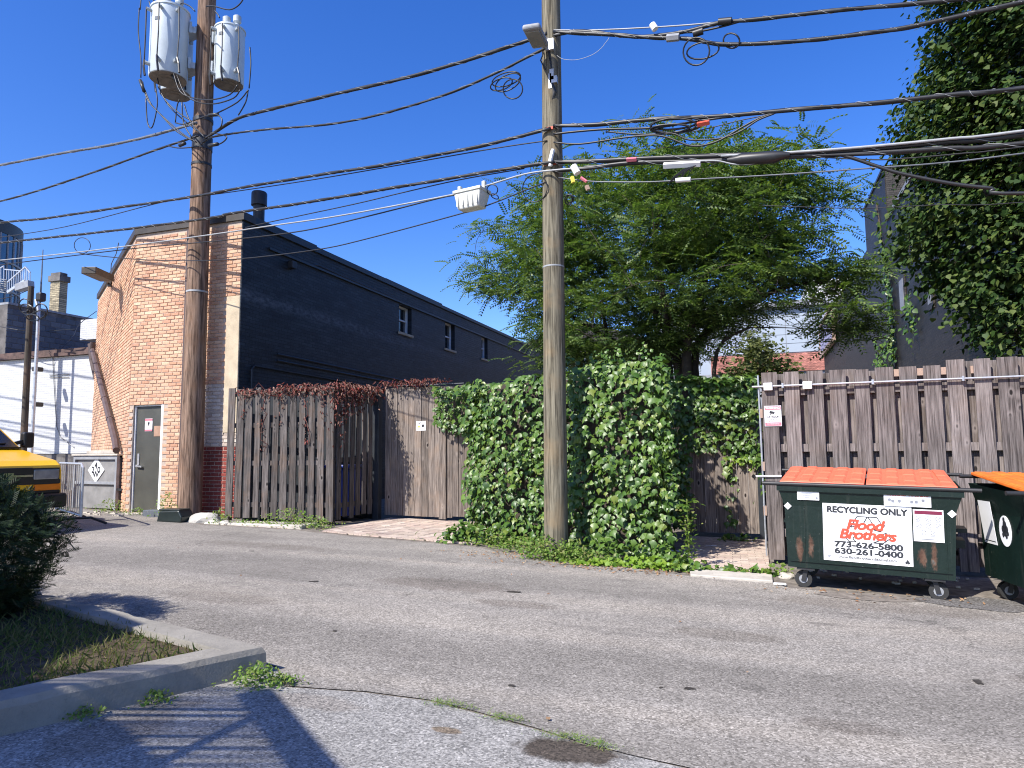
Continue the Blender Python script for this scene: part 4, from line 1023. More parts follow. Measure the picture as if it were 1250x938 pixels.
for k in range(34):     # stray runners reaching out of the leaf sheet
    u = random.random(); base_ = M0.lerp(M1, u)+Vector((0, random.uniform(.0, .5), 2.72)) if k % 2 else M1+Vector((random.uniform(-.1, .1), random.uniform(-.1, .3), random.uniform(.5, 2.4)))
    d = Vector((random.gauss(.1, .5), random.gauss(-.2, .3), random.uniform(.2, 1) if k % 2 else random.uniform(-.8, .3))).normalized()
    for j in range(5): q = base_+d*(.055*j)+rvec0(.012); LM[0].append(tuple(q)); LM[1].append((random.gauss(0, .5), -.8, random.gauss(.6, .3))); LM[2].append((d.x+random.gauss(0, .5), d.y, d.z-.3)); LM[3].append(random.uniform(.045, .1)*(1-.1*j))
P_ = np.array(LM[0]); key = np.linalg.norm(P_-np.array((0, 0, 1.5)), axis=1)+RNG.random(len(P_))*1.6
foliage(im, *LM[:3], LM[3], MAT['ivy'], 290, key=key)
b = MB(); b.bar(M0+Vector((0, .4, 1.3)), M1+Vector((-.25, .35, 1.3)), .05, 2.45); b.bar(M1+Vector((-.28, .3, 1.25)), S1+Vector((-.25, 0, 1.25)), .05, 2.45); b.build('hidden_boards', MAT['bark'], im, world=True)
# recess ivy over the small gate
ir = thing('ivy_curtain', 'ivy curtain hanging over the narrow board gate beside the tall right fence', 'ivy', (-.5, 12.2, 1.4))
LR = ([], [], [], [])
def e4(u, z):
    u -= .35
    if u < .1: return z < 2.72
    if .62 < u < .8+.05*math.sin(z*9) and z > .28: return random.random() < (.8 if z > .7 else .45)
    return z > 1.36+.14*noise.noise(Vector((u*4, 9, 0)))+(0.1 if u < .9 else -.05) and z < 2.72
ivy_patch((-1.5, 12.12, 0), (1, 0, 0), 1.55, .2, 2.75, 760, (0, -1, 0), .13, e4, LR)
def e5(u, z): return random.random() < .75*max(0, (z-.55)/2)
ivy_patch((-.06, 12.1, 0), (0, -1, 0), 2.2, .5, 2.5, 60, (-1, 0, 0), .05, e5, LR, size=(.06, .11))
ivy_top((-1.5, 11.9, 0), (.05, 11.9, 0), (.05, 12.5, 0), (-1.5, 12.5, 0), 2.7, 180, LR)
P_ = np.array(LR[0]); key = np.linalg.norm(P_-np.array((0, 0, 1.5)), axis=1)+RNG.random(len(P_))*1.0
foliage(ir, *LR[:3], LR[3], MAT['ivy'], 220, key=key)
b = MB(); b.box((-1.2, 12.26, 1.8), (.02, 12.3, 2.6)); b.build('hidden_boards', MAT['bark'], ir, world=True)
# lime sprig on the small gate
lv = thing('lime_sprig', 'yellow green vine sprig in front of the narrow gate boards', 'vine', (-.2, 12.1, 1.25))
LP_ = ([], [], [], [])
for i in range(26): LP_[0].append((random.gauss(-.2, .09), 12.1+random.gauss(0, .03), 1.28+random.gauss(0, .06))); LP_[1].append((random.gauss(0, .4), -1, random.gauss(.5, .4))); LP_[2].append((random.gauss(0, 1), 0, random.gauss(-.3, .8))); LP_[3].append(random.uniform(.04, .08))
foliage(lv, *LP_, MAT['lime'], 0)
# dry red creeper on the enclosure
rc = thing('dry_creeper', 'withered red brown creeper along the top of the board enclosure and gate', 'vine', (-7.6, 11.3, 2.7))
LC = ([], [], [], [])
def sprinkle(a, b_, n, drop, zt, off, spread=.08):
    a = Vector(a); b_ = Vector(b_)
    for i in range(n):
        u = random.random(); q = a.lerp(b_, u)+Vector(off); z = zt-abs(random.gauss(0, 1))*drop*(.35+1.1*abs(noise.noise(Vector((q.x*1.9, q.y*1.9, 4)))))+random.uniform(0, .1)
        LC[0].append((q.x+random.gauss(0, spread*.6), q.y+random.gauss(0, spread), z)); LC[1].append((random.gauss(.2, .7), random.gauss(-1, .6), random.gauss(.3, .6))); LC[2].append((random.gauss(0, .6), random.gauss(0, .4), -1)); LC[3].append(random.uniform(.04, .095))
A0 = EA+du*.25
sprinkle(A0, EA+du*1.2, 100, .14, 2.68, (0, -.05, 0)); sprinkle(EA+du*1.1, EB, 240, .2, 2.72, (0, -.06, 0)); sprinkle(EB, EC, 520, .26, 2.76, (.06, 0, 0), .1); sprinkle(EB+dv*.1, EB+dv*.75, 150, .5, 2.6, (.07, 0, 0)); sprinkle(EB, EB+dv*.25, 140, .8, 2.5, (.04, -.02, 0))
sprinkle((-7.2, 12.55, 0), (-6.2, 12.6, 0), 170, .05, 2.86, (0, -.05, 0)); sprinkle((-6.5, 12.55, 0), (-5.7, 12.6, 0), 90, .04, 2.88, (0, -.05, 0))
for xx, n, dz in ((.35, 22, .5), (.75, 30, 1.1), (1.1, 20, .6), (1.62, 34, 1.0), (1.98, 26, .6)):
    for i in range(n): p = EA+du*(xx+random.gauss(0, .035)); LC[0].append((p.x, p.y-.04, 2.65-random.random()*dz)); LC[1].append((random.gauss(0, .6), -1, random.gauss(0, .5))); LC[2].append((random.gauss(0, .7), 0, -1)); LC[3].append(random.uniform(.03, .07))
CURL = [(0, 0, 0), (-.2, .35, .16), (-.1, .8, .05), (.05, 1, -.2), (.22, .55, .14), (.0, .5, -.06)]; CURLF = [(0, 5, 2, 1), (5, 3, 2), (5, 4, 3), (0, 4, 5)]
foliage(rc, *LC, MAT['redleaf'], 200, CURL, CURLF)
c = MB()
def vine(a, b_, n=9, amp=.05):
    a = Vector(a); b_ = Vector(b_); c.tube([a.lerp(b_, k/n)+Vector((random.gauss(0, amp), random.gauss(0, amp*.4), random.gauss(0, amp))) for k in range(n+1)], .006, 4)
for k in range(5): vine(EA+du*.2+Vector((0, -.03, 2.62)), EB+Vector((0, -.03, 2.68)))
for k in range(5): vine(EB+Vector((.05, 0, 2.68)), EC+Vector((.05, 0, 2.75)))
vine((-7.2, 12.55, 2.85), (-5.6, 12.6, 2.88)); vine(EA+du*.75+Vector((0, -.03, 2.6)), EA+du*.78+Vector((0, -.03, 1.5))); vine(EB+dv*.3+Vector((.05, 0, 2.7)), EB+dv*.2+Vector((.06, 0, 1.5))); vine(EA+du*1.62+Vector((0, -.03, 2.6)), EA+du*1.6+Vector((0, -.03, 1.7)))
c.build('stem', MAT['redleaf'], rc, world=True)

# ================================================================== POLES
LPX, LPY = -10.58, 11.02      # transformer pole
RPX, RPY = -2.6, 9.22        # plain pole
def pole(name, label, x, y, r0, r1, h, lean, m, extra=None):
    t = thing(name, label, 'utility pole', (x, y, gz(x)))
    b = MB(); n = 22; nz = 26; vs = []; 
    for i in range(nz+1):
        z = -.2+h*i/nz; u = i/nz
        for k in range(n):
            a = 2*math.pi*k/n; q = Vector((math.cos(a), math.sin(a), 0))
            r = (r0+(r1-r0)*min(1, u*1.0))*(1+.02*noise.noise(Vector((q.x*2, q.y*2, z*.5)))) 
            vs.append((q.x*r+lean[0]*z, q.y*r+lean[1]*z, z))
    fs = [(i*n+k, i*n+(k+1) % n, (i+1)*n+(k+1) % n, (i+1)*n+k) for i in range(nz) for k in range(n)]; fs.append(tuple(nz*n+k for k in range(n)))
    b.add(vs, fs); b.build('shaft', m, t, smooth=True); return t
pl_ = pole('utility_pole', 'brown wooden utility pole carrying three transformers beside the salmon brick building', LPX, LPY, .222, .168, 12.6, (-.001, 0), MAT['pole_l'])
pr_ = pole('utility_pole', 'weathered greenish wooden utility pole standing in front of the ivy', RPX, RPY, .165, .125, 10.5, (.006, -.004), MAT['pole_r'])
def band(t, z, r, h, m, x0=0, y0=0, name='band'):
    b = MB(); b.lathe([(r, z-h/2), (r, z+h/2)], (x0, y0, 0), 22); return b.build(name, m, t, auto=40)
zz = at_y(240, 352, LPY-.3).z-gz(LPX); band(pl_, zz, .21, .035, MAT['cable_w'], -.001*zz)
zz = at_y(677, 328, RPY-.15).z; band(pr_, zz, .152, .02, MAT['cable_w'], .006*zz, -.004*zz)
zz = at_y(240, 168, LPY-.3).z-gz(LPX)
for dz, h in ((0, .28), (.5, .07), (-.45, .05)): band(pl_, zz+dz, .2, h, MAT['darkmetal'], -.001*zz, 0, 'cable_clamp')
bx = thing('utility_box', 'dark green plastic box at the foot of the transformer pole', 'box', (LPX+.1, 10.5, gz(LPX)))
b = MB(); b.prism([(-.28, 0, 0), (.3, 0, 0), (.32, 0, .1), (.24, 0, .22), (-.22, 0, .2)], (0, -.12, 0), (0, .2, 0)); b.build('shell', MAT['greenbox'], bx, bevel=.02)
b = MB(); b.box((-.25, -.1, .205), (.24, .18, .24)); b.build('lid', MAT['greenbox'], bx, bevel=.01)

# axes seen from the camera at the poles
fx = Vector((-math.sin(YAW), math.cos(YAW), 0)); rx_ = Vector((math.cos(YAW), math.sin(YAW), 0))
LPT = Vector((LPX, LPY, 0))
def world_of(px, py, fwd):
    d = ray(px, py); t = fwd/d.dot(fx); return CAMP+d*t
pf_ = LPT.dot(fx)
tr0 = ('large pale grey transformer drum hung on the left front of the brown pole', 'partly hidden pale grey transformer drum hung behind the large left one', 'smaller pale grey transformer drum hung on the right of the brown pole')
for i, (pxc, pyb, fo, wpx, hpx) in enumerate(((205, 97, -.3, 46, 84), (214, 116, .5, 38, 84), (279, 104, .05, 37, 68))):
    fwd = pf_+fo; c = world_of(pxc, pyb, fwd); up_ = world_of(pxc, pyb-hpx, fwd); r = wpx/2/F_PX*fwd*.99; H_ = (up_.z-c.z)*.98
    t = thing('transformer', tr0[i], 'transformer', tuple(c), 0, 'pole transformers')
    b = MB(); b.lathe([(r*.97, 0), (r, .02), (r, H_*.97), (r*1.05, H_*.975), (r*1.05, H_*1.0), (r*.6, H_*1.05), (.05, H_*1.06)], n=32); tk = b.build('tank', [MAT['tank']], t, auto=35)
    b = MB(); b.lathe([(r*.95, -.012), (r*.95, -.001)], n=32)
    b.lathe([(r*.6, -.022), (r*.6, -.0121)], n=24); b.lathe([(r*.32, -.03), (r*.32, -.0221)], n=24)
    b.build('underside', MAT['tank_b'], t)
    for s in ((-.35, .1), (.3, .25)):
        b = MB(); b.lathe([(.05, H_), (.075, H_+.1), (.05, H_+.16), (.085, H_+.2), (.085, H_+.32), (.03, H_+.36)], (s[0]*r*1.2, s[1]*r, 0), 12); b.build('bushing', MAT['porcelain'], t, auto=40)
    tow = (Vector((LPX, LPY, 0))-Vector((c.x, c.y, 0))).normalized(); dist = (Vector((LPX, LPY, 0))-Vector((c.x, c.y, 0))).length
    for z in (.25*H_, .78*H_):
        b = MB(); b.bar(tow*(r*.9)+Vector((0, 0, z)), tow*(dist-.2)+Vector((0, 0, z)), .18, .13); b.bar(tow*(r+.02)+Vector((0, 0, z-.1)), tow*(r+.02)+Vector((0, 0, z+.14)), .26, .05, tuple(tow)); b.build('bracket', MAT['porcelain'], t)
    # secondary bushings facing the camera with drop leads
    for k in range(3):
        a = -math.pi/2+(-.75, .0, .8)[k]+YAW; q = Vector((math.cos(a)*r, math.sin(a)*r, 0)); e = q.normalized()
        b = MB(); z = H_*(.12 if i != 2 else .1)+k*.03; b.tube([q+Vector((0, 0, z)), q+e*.09+Vector((0, 0, z))], .04, 8); b.build('terminal', MAT['porcelain'], t); b = MB(); b.tube([q+Vector((0, 0, H_*.9)), q+e*.1+Vector((0, 0, H_*.9))], .035, 8); b.build('terminal', MAT['porcelain'], t)
        b = MB(); b.tube([q+e*.1+Vector((0, 0, H_*.92)), q+e*.11+Vector((.02, 0, H_*.5)), q+e*.1+Vector((0, 0, z+.02))], .014, 6); b.tube([q+e*.1+Vector((0, 0, z+.04)), q+e*.13+Vector((.03, 0, z-.1)), q+e*.12+Vector((.06, 0, z-.3))], .022, 6); b.build('lead', MAT['cable'], t)
    b = MB(); z = H_*.55; a = -math.pi/2-.2+YAW; 
    for k in range(2):
        aa = a-.1+k*.12; b.cbox((math.cos(aa)*(r+.002), math.sin(aa)*(r+.002), z+.3), (.06, .01, .07), 0, None)
    b.build('plate', MAT['cable_g'], t)

# street light on the plain pole
sp = at_y(655, 44, RPY-.25); sl_ = thing('street_light', 'grey LED street light head on the greenish pole', 'street light', (RPX, RPY, sp.z))
hd_c = Vector((sp.x, sp.y, sp.z)); 
A = at_y(660, 56, RPY-.28); B = at_y(648, 32, RPY-.95)
b = MB(); b.bar(A, B, .24, .075, (0, 0, 1)); b.build('lamp_head', MAT['trim'], sl_, world=True, bevel=.03, seg=3)
dn = (B-A).normalized(); un = Vector((0, 0, 1))
b = MB(); b.bar(A.lerp(B, .15)-un*.045, A.lerp(B, .9)-un*.045, .19, .02); b.build('lens', MAT['greybox'], sl_, world=True)
b = MB(); b.tube([A+dn*.05, Vector((RPX+.05, RPY-.1, A.z+.06))], .035, 8); b.cbox((RPX+.06, RPY-.15, A.z+.05), (.12, .1, .16)); b.build('arm', MAT['galv'], sl_, world=True)
b = MB(); m_ = A.lerp(B, .6); b.lathe([(.04, .03), (.04, .1), (.02, .11)], (m_.x, m_.y, m_.z), 10); b.build('photocell', MAT['white'], sl_, world=True)
# hardware on the plain pole
hw = MB()
for px, py, w_, h_ in ((674, 92, .06, .16), (676, 98, .1, .1), (672, 100, .04, .22)):
    p = at_y(px, py, RPY-.14); hw.cbox(p, (w_, .06, h_))
hw.build('bracket', MAT['galv'], pr_, world=True)
hw = MB(); p = at_y(676, 105, RPY-.13); hw.tube([at_y(668, 46, RPY-.15), at_y(670, 62, RPY-.16), at_y(673, 82, RPY-.15), at_y(676, 120, RPY-.14)], .018, 6); hw.tube([at_y(670, 92, RPY-.15), at_y(678, 112, RPY-.15), at_y(674, 123, RPY-.14)], .02, 6); hw.tube([at_y(664, 64, RPY-.16), at_y(660, 74, RPY-.2), at_y(666, 86, RPY-.15)], .01, 5)
hw.build('riser_cable', MAT['cable'], pr_, world=True)
for px, py, m in ((671, 157, 'redtag'), (668, 200, 'redtag'), (678, 199, 'redtag')):
    hw = MB(); p = at_y(px, py, RPY-.17); hw.cbox(p, (.1, .03, .035)); hw.build('tag', MAT[m], pr_, world=True)
hw = MB(); hw.tube([at_y(675, 183, RPY-.18), at_y(672, 195, RPY-.2), at_y(672, 203, RPY-.2)], .03, 6); hw.build('clamp', MAT['white'], pr_, world=True)

# ================================================================== CABLES
WP = Vector((RPX, RPY-.15, 0)); WD = (Vector((LPX, LPY-.32, 0))-WP).normalized(); WN = Vector((-WD.y, WD.x, 0))
def wpt(px, py, off=0.0):
    xl_, xr_ = 245, 676
    if px <= xl_:   p0 = Vector((LPX, LPY-.32, 0)); n = Vector((.1, 1, 0)).normalized()
    elif px <= xr_: p0 = WP; n = WN if WN.y > 0 else -WN
    else:           p0 = WP; n = Vector((.1, 1, 0)).normalized()
    return at_plane(px, py, p0+Vector((0, off, 0)), n)
def smooth(pts, k=5):
    out = []; P = [pts[0]]+pts+[pts[-1]]
    for i in range(1, len(P)-2):
        for j in range(k):
            t = j/k; a, b_, c, d = P[i-1], P[i], P[i+1], P[i+2]
            out.append(.5*((2*b_)+(c-a)*t+(2*a-5*b_+4*c-d)*t*t+(3*b_-a-3*c+d)*t**3))
    out.append(P[-2]); return out
def cable(label, px, r, m='cable', off=0.0, ends=True, name='cable', wrap=None, group=None):
    pts = [wpt(x, y, off) for x, y in px]
    if px[-1][0] >= 1250:
        d = (pts[-1]-pts[-2]).normalized(); d.z *= .35; pts += [pts[-1]+d*4+Vector((0, 0, -.05)), pts[-1]+d*11+Vector((0, 0, .1))]
    if px[0][0] < 0:
        d = (pts[0]-pts[1]).normalized(); d.z *= .4; pts = [pts[0]+d*9+Vector((0, 0, .15)), pts[0]+d*3]+pts
    r *= .82; sp_ = smooth(pts); b = MB(); b.tube(sp_, r, 8)
    if wrap:
        # lashing wire spiralling round the bundle, and a second cable twisted along it
        L = 0; q = [sp_[0]]; 
        fine = []
        for a, c in zip(sp_[:-1], sp_[1:]):
            k = max(2, int((c-a).length/.05)); fine += [a.lerp(c, i/k) for i in range(k)]
        h = []; h2 = []
        for i, p in enumerate(fine):
            t = (fine[min(i+1, len(fine)-1)]-fine[max(i-1, 0)]).normalized(); u = t.cross(Vector((0, 0, 1))).normalized(); v = t.cross(u)
            an = i*.05/wrap*2*math.pi; h.append(p+(u*math.cos(an)+v*math.sin(an))*(r*1.12)); an *= .2; h2.append(p+(u*math.cos(an)+v*math.sin(an))*(r*.5))
        b.tube(h, max(.0028, r*.1), 4, 1, caps=False); b.tube(h2, r*.72, 6, 0)
    o = b.build(name, [MAT[m], MAT['cable_w']] if wrap else MAT[m], smooth=True)
    prop(o, label, 'cable', group); return o
cable('thick twisted black cable from the transformer pole to the left edge, higher of the two', [(-20, 205), (0, 202), (60, 190), (130, 178), (185, 166), (240, 150)], .033, 'cable_g', wrap=.5)
cable('thinner black cable from the transformer pole to the left edge, lower of the two', [(-20, 250), (0, 246), (50, 232), (110, 212), (180, 187), (212, 176), (242, 166)], .024, 'cable', wrap=.6)
cable('thick black cable sagging between the two poles, topmost, ending at the street light', [(250, 170), (262, 162), (290, 145), (330, 134), (400, 117), (480, 99), (560, 77), (640, 51), (668, 41)], .033, 'cable', wrap=.45)
cable('second black cable between the poles, under the topmost, a slack coil near its right end', [(246, 176), (258, 168), (285, 163), (330, 158), (400, 152), (460, 141), (540, 117), (600, 92), (640, 72), (668, 58)], .022, 'cable', wrap=.5)
cable('thick black lashed cable passing in front of both poles below the transformers', [(-20, 277), (0, 272), (53, 267), (115, 258), (170, 250), (232, 241), (280, 232), (350, 220), (420, 209), (477, 200), (560, 184), (610, 173), (672, 157)], .03, 'cable', wrap=.35, off=-.05)
cable('thin black wire running just under the lashed cable left of the brown pole', [(-20, 293), (0, 290), (80, 277), (190, 249), (235, 241), (280, 235), (380, 220), (480, 203), (600, 182), (668, 172)], .011, off=-.02)
cable('black lashed cable crossing the brick roofline, next below the thick upper one', [(-20, 299), (0, 296.5), (128, 283), (256, 266.6), (280, 261), (370, 248), (471, 231), (561, 216), (640, 203), (676, 198)], .03, 'cable', wrap=.3, off=-.05)
cable('pale silver wire with the white splice case hanging from it', [(-20, 320), (0, 318), (107, 306.7), (229, 290.7), (330, 276), (420, 262.7), (557, 237), (590, 228), (640, 213), (676, 208), (700, 206)], .016, 'cable_w', off=-.06)
cable('thin black wire merging into the lashed cable midway between the poles', [(300, 278), (328, 271.6), (430, 250), (489, 236), (560, 220), (640, 206)], .011)
cable('thin black wire under the silver wire, ending near the splice case', [(-20, 327), (29, 320), (160, 304), (280, 293), (370, 282), (450, 264), (537, 242), (560, 238)], .014)
cable('lowest thin black wire sagging across the navy wall up to the right pole', [(95, 308), (107, 311), (170, 317), (229, 318.5), (295, 316), (387, 305), (447, 292), (563, 261), (600, 249), (640, 233), (668, 222)], .012)
# right of the plain pole
cable('pale messenger wire at the very top right of the greenish pole', [(676, 37), (720, 37), (772, 35), (843, 30.5), (920, 23)], .012, 'cable_w')
cable('topmost thick black cable leaving the greenish pole toward the linden tree', [(676, 44), (690, 40), (712, 38.5), (775, 45), (830, 40), (880, 28), (920, 24), (1028, 12.5), (1100, 6), (1165, 0), (1260, -12)], .03, 'cable', wrap=.28)
cable('second thick black cable toward the linden tree with white lashing, just below the topmost', [(676, 39), (750, 43), (800, 46), (840, 48), (880, 54), (940, 53), (998, 48), (1050, 42), (1105, 34), (1180, 18), (1260, 0)], .031, 'cable', wrap=.2)
cable('thin black branch cable between the two top right cables', [(775, 46), (815, 41), (850, 39), (880, 33), (905, 26)], .016)
cable('thick black lashed cable crossing the sky above the locust tree', [(676, 154), (730, 152), (776, 147.7), (833, 144), (880, 142), (939, 137), (1010, 131), (1087, 124), (1170, 115), (1260, 106)], .033, 'cable', wrap=.3)
cable('black cable just under the lashed sky cable right of the greenish pole', [(676, 164), (702, 161), (740, 158), (795, 156.5), (840, 150), (900, 141)], .019)
cable('thin black cable drooping above the locust crown, higher of the two loops', [(676, 174), (708, 176), (760, 168.5), (795, 165.5), (815, 168), (845, 178.5), (875, 173), (905, 156), (930, 143), (950, 137)], .016)
cable('black cable drooping above the locust crown, lower loop', [(740, 161), (785, 164.5), (820, 163), (842, 171), (880, 169), (905, 160), (925, 147), (945, 139)], .014)
cable('thin black wire branching right from the coil over the locust tree', [(800, 165), (850, 160), (900, 148), (940, 140)], .008)
cable('thickest black bundle crossing in front of the locust crown', [(676, 198), (720, 197), (800, 193), (900, 190), (960, 188), (1050, 183), (1150, 174), (1260, 164)], .036, 'cable', wrap=.5)
cable('second black bundle crossing the locust crown just below the thickest', [(676, 209), (720, 205), (770, 199), (850, 197), (960, 192), (1080, 186), (1160, 181), (1260, 174)], .034, 'cable', wrap=.6)
cable('pale messenger wire on top of the thickest black bundle', [(880, 190.5), (960, 186.5), (1051, 180), (1160, 169.5), (1260, 158.5)], .02, 'cable_w', off=-.05)
cable('pale wire looping under the black bundle beside the white splice sleeve', [(850, 197), (875, 196.5), (895, 200.5), (915, 200.5), (935, 196), (952, 189.5)], .012, 'cable_w', off=-.06)
cable('thin pale wire turning black, lowest across the locust crown', [(682, 217), (720, 221.5), (760, 222.5), (800, 222), (850, 219), (950, 213.5), (1070, 205), (1150, 199), (1260, 186)], .011, 'cable_g')
cable('thin black wire between bundle and lowest wire near the linden tree', [(1000, 192), (1060, 195), (1100, 194), (1180, 187), (1260, 178)], .01)
cable('black service cable sloping down from the bundle into the linden tree', [(1012, 186), (1040, 193), (1070, 203), (1100, 212), (1160, 224), (1210, 230), (1265, 236)], .026)
cable('faint thin wire crossing behind the right tree tip toward the charcoal building', [(930, 251), (985, 253), (1055, 254.5), (1150, 250), (1265, 246)], .006)
cable('thin white wire hanging in a curve beside the top of the greenish pole', [(690, 40), (740, 42), (738, 54), (725, 66), (705, 73), (688, 72.5), (680, 68)], .004, 'cable_w')
def rings(label, specs, r=.008, m='cable'):
    b = MB()
    for cx, cy, ax, ay, rot in specs:
        pts = []
        for k in range(21):
            a = 2*math.pi*k/20; x = ax*math.cos(a); y = ay*math.sin(a)
            pts.append(wpt(cx+x*math.cos(rot)-y*math.sin(rot), cy+x*math.sin(rot)+y*math.cos(rot), -.04+.05*math.sin(a)+.02*random.random()))
        b.tube(pts, r, 5, caps=False)
    o = b.build('cable_coil', MAT[m], smooth=True); prop(o, label, 'cable coil'); return o
rings('black slack cable coil hanging left of the street light', [(618, 97, 18, 8, -.3), (612, 103, 14, 7, -.35), (626, 109, 12, 12, 0), (620, 101, 17, 9, -.5)], .01)
rings('small open loop of wire above the brick chamfer at the left', [(100.5, 300, 10, 9.5, .4)], .008)
rings('small loop of wire just right of the white splice case', [(601, 232, 6.5, 6.5, 0), (604, 240, 5, 2.5, .5)], .008)
rings('large thin loop of wire on the left side of the greenish pole', [(653, 230, 15, 17, .2)], .008)
rings('small wire loops on the right edge of the greenish pole', [(694, 244, 4.5, 6, 0), (696, 243, 4, 5, .3)], .01)
rings('coiled black slack below the top right cables', [(850, 63, 16, 17, .25), (858, 62, 20, 10, -.2), (893, 50, 10, 9, .3)], .011)
rings('flat black cable coil lying on the lashed sky cable over the locust tree', [(826, 153, 32, 9, -.08), (822, 154, 28, 9, -.05), (824, 151, 30, 7, -.1), (818, 157, 24, 5, -.05)], .014)
# jumpers below the transformers: many drop leads tied to the pole
jl = [[(174, 100), (180, 122), (196, 140), (215, 160), (235, 172)], [(177, 110), (185, 128), (205, 148), (225, 165), (240, 174)], [(190, 108), (192, 128), (186, 155), (180, 150), (178, 120)], [(193, 106), (205, 128), (222, 145), (245, 163)], [(190, 80), (196, 112), (212, 133), (240, 152)],
      [(212, 90), (220, 112), (236, 120), (258, 122), (280, 116), (290, 104)], [(216, 92), (226, 115), (242, 125), (262, 127), (285, 120), (293, 110)], [(303, 110), (290, 125), (262, 140)], [(303, 110), (300, 125), (291, 141)], [(214, 150), (216, 130), (219, 122)], [(222, 125), (224, 150), (234, 168)], [(225, 128), (232, 148), (250, 168)], [(214, 150), (225, 152), (240, 146), (260, 140), (270, 144), (270, 154), (262, 163)], [(262, 163), (275, 166), (276, 170), (268, 176), (255, 178)], [(204, 178), (218, 181), (235, 180)], [(170, 10), (169, 40), (172, 70), (172, 95)], [(305, 58), (306, 80), (304, 108)], [(300, -6), (292, 6), (280, 12), (262, 8), (252, 8)], [(262, 13), (266, 18), (268, 22)], [(220, 8), (222, 4), (232, 8), (238, 14)], [(182, 2), (186, 12), (200, 22)], [(201, 0), (203, -6), (202, -16)], [(171, 12), (172, -4), (171, -16)], [(186, 8), (188, -4), (187, -16)]]
jm = MB()
for k, L_ in enumerate(jl): jm.tube(smooth([wpt(x, y, -.28+.12*math.sin(k)) for x, y in L_], 4), .013, 5)
for (a, b_) in (((171, 98), (176, 112)), ((207, 86), (216, 101)), ((255, 141), (266, 140)), ((255, 178), (266, 176)), ((219, 178), (226, 175))): jm.tube([wpt(*a, -.3), wpt(*b_, -.3)], .034, 6)
o = jm.build('drop_leads', MAT['cable'], smooth=True); prop(o, 'tangle of black drop leads hanging under the three transformers', 'wire tangle', None, 'stuff')
# things hung on the wires
def hung(name, label, cat, pts, r, m, off=-.05, n=10):
    b = MB(); b.tube([wpt(x, y, off) for x, y in pts], r, n); o = b.build(name, MAT[m], auto=40); prop(o, label, cat); return o
c = wpt(576, 245, -.06); A = wpt(560, 248, -.06); B = wpt(592, 241, -.06); dx = (B-A).normalized(); L = (B-A).length
sb = thing('splice_case', 'cream plastic ribbed splice case hanging from the pale wire between the poles', 'splice case', tuple(c))
Mx = Matrix.Identity(4); dz = Vector((0, 0, 1)); dy = dz.cross(dx).normalized(); dz = dx.cross(dy)
for i in range(3): Mx[i][0] = dx[i]; Mx[i][1] = dy[i]; Mx[i][2] = dz[i]
b = MB(); vs = [Mx @ Vector(p) for p in ((-L/2, -.14, .1), (L/2, -.14, .1), (L/2, .14, .1), (-L/2, .14, .1), (-L*.4, -.1, -.14), (L*.4, -.1, -.14), (L*.4, .1, -.14), (-L*.4, .1, -.14))]
b.add(vs, [(0, 1, 2, 3), (7, 6, 5, 4), (0, 4, 5, 1), (1, 5, 6, 2), (2, 6, 7, 3), (3, 7, 4, 0)]); b.build('case', MAT['beigebox'], sb, bevel=.02)
b = MB(); b.cbox((0, 0, .12), (L*1.04, .31, .045), 0, Mx); b.build('lid', MAT['beigebox'], sb, bevel=.008)
for s in (-1, 1): b = MB(); b.cbox((s*L*.46, 0, .19), (.05, .06, .12), 0, Mx); b.build('hanger', MAT['beigebox'], sb, bevel=.006)
b = MB()
for k in range(5): b.cbox((-L*.36+k*L*.18, -.128, -.01), (.025, .02, .19), 0, Mx)
b.build('rib', MAT['beigebox'], sb)
hung('splice_sleeve', 'white square splice sleeve under the bundle in front of the locust crown', 'splice case', [(810, 202.5), (855, 200)], .042, 'white', n=4)
hung('splice_sleeve', 'long black splice sleeve on the bundle right of the locust crown', 'splice case', [(888, 196), (905, 195), (945, 192), (964, 189)], [.03, .075, .075, .03], 'cable')
hung('wire_connector', 'grey connector with red end on the second top right cable', 'connector', [(814, 47), (829, 45.5)], .05, 'trim', n=6)
hung('wire_connector', 'black connector on the branch cable under the topmost right cable', 'connector', [(846, 42), (858, 38)], .045, 'cable')
hung('wire_connector', 'black connector on the topmost right cable', 'connector', [(877, 27), (893, 25.5)], .045, 'cable')
hung('wire_connector', 'white insulator knob on the pale top messenger', 'connector', [(796, 30), (800, 36)], .045, 'white')
hung('cable_tag', 'red cable tag under the coil over the locust tree', 'tag', [(851, 152.5), (866, 149.5)], .035, 'redtag', n=4)
hung('cable_tag', 'salmon cable tag on the thickest bundle near the pole', 'tag', [(765, 195.5), (777, 194.5)], .03, 'pink', n=4)
hung('cable_tag', 'yellow tag on the lowest wire beside the greenish pole', 'tag', [(698, 216), (700, 223)], .028, 'yellowtag', n=4)
hung('cable_tag', 'pink tag on the lowest wire right of the yellow tag', 'tag', [(709, 217), (716, 222)], .02, 'pink', n=4)
hung('cable_tag', 'pale orange tag dangling under the lowest wire', 'tag', [(716, 227), (718, 232)], .03, 'fresh_wood', n=4)
hung('terminal_box', 'small white ribbed terminal under the second bundle right of the pole', 'connector', [(700, 203), (705, 212)], .05, 'white')
hung('splice_sleeve', 'slim pale sleeve on the lowest wire under the white splice sleeve', 'splice case', [(825, 220.5), (843, 219.2)], .03, 'white')
b = MB()
for k in range(9): b.tube([wpt(815+k*3+random.uniform(-3, 3), 224-k*1.5, -.05), wpt(823+k*3, 216-k*1.6, -.08), wpt(835+k*2, 206-k*.5, -.05)], .008, 4)
o = b.build('wire_bundle', MAT['cable']); prop(o, 'loose black wire tangle between the white sleeve and the lowest wire', 'wire tangle')

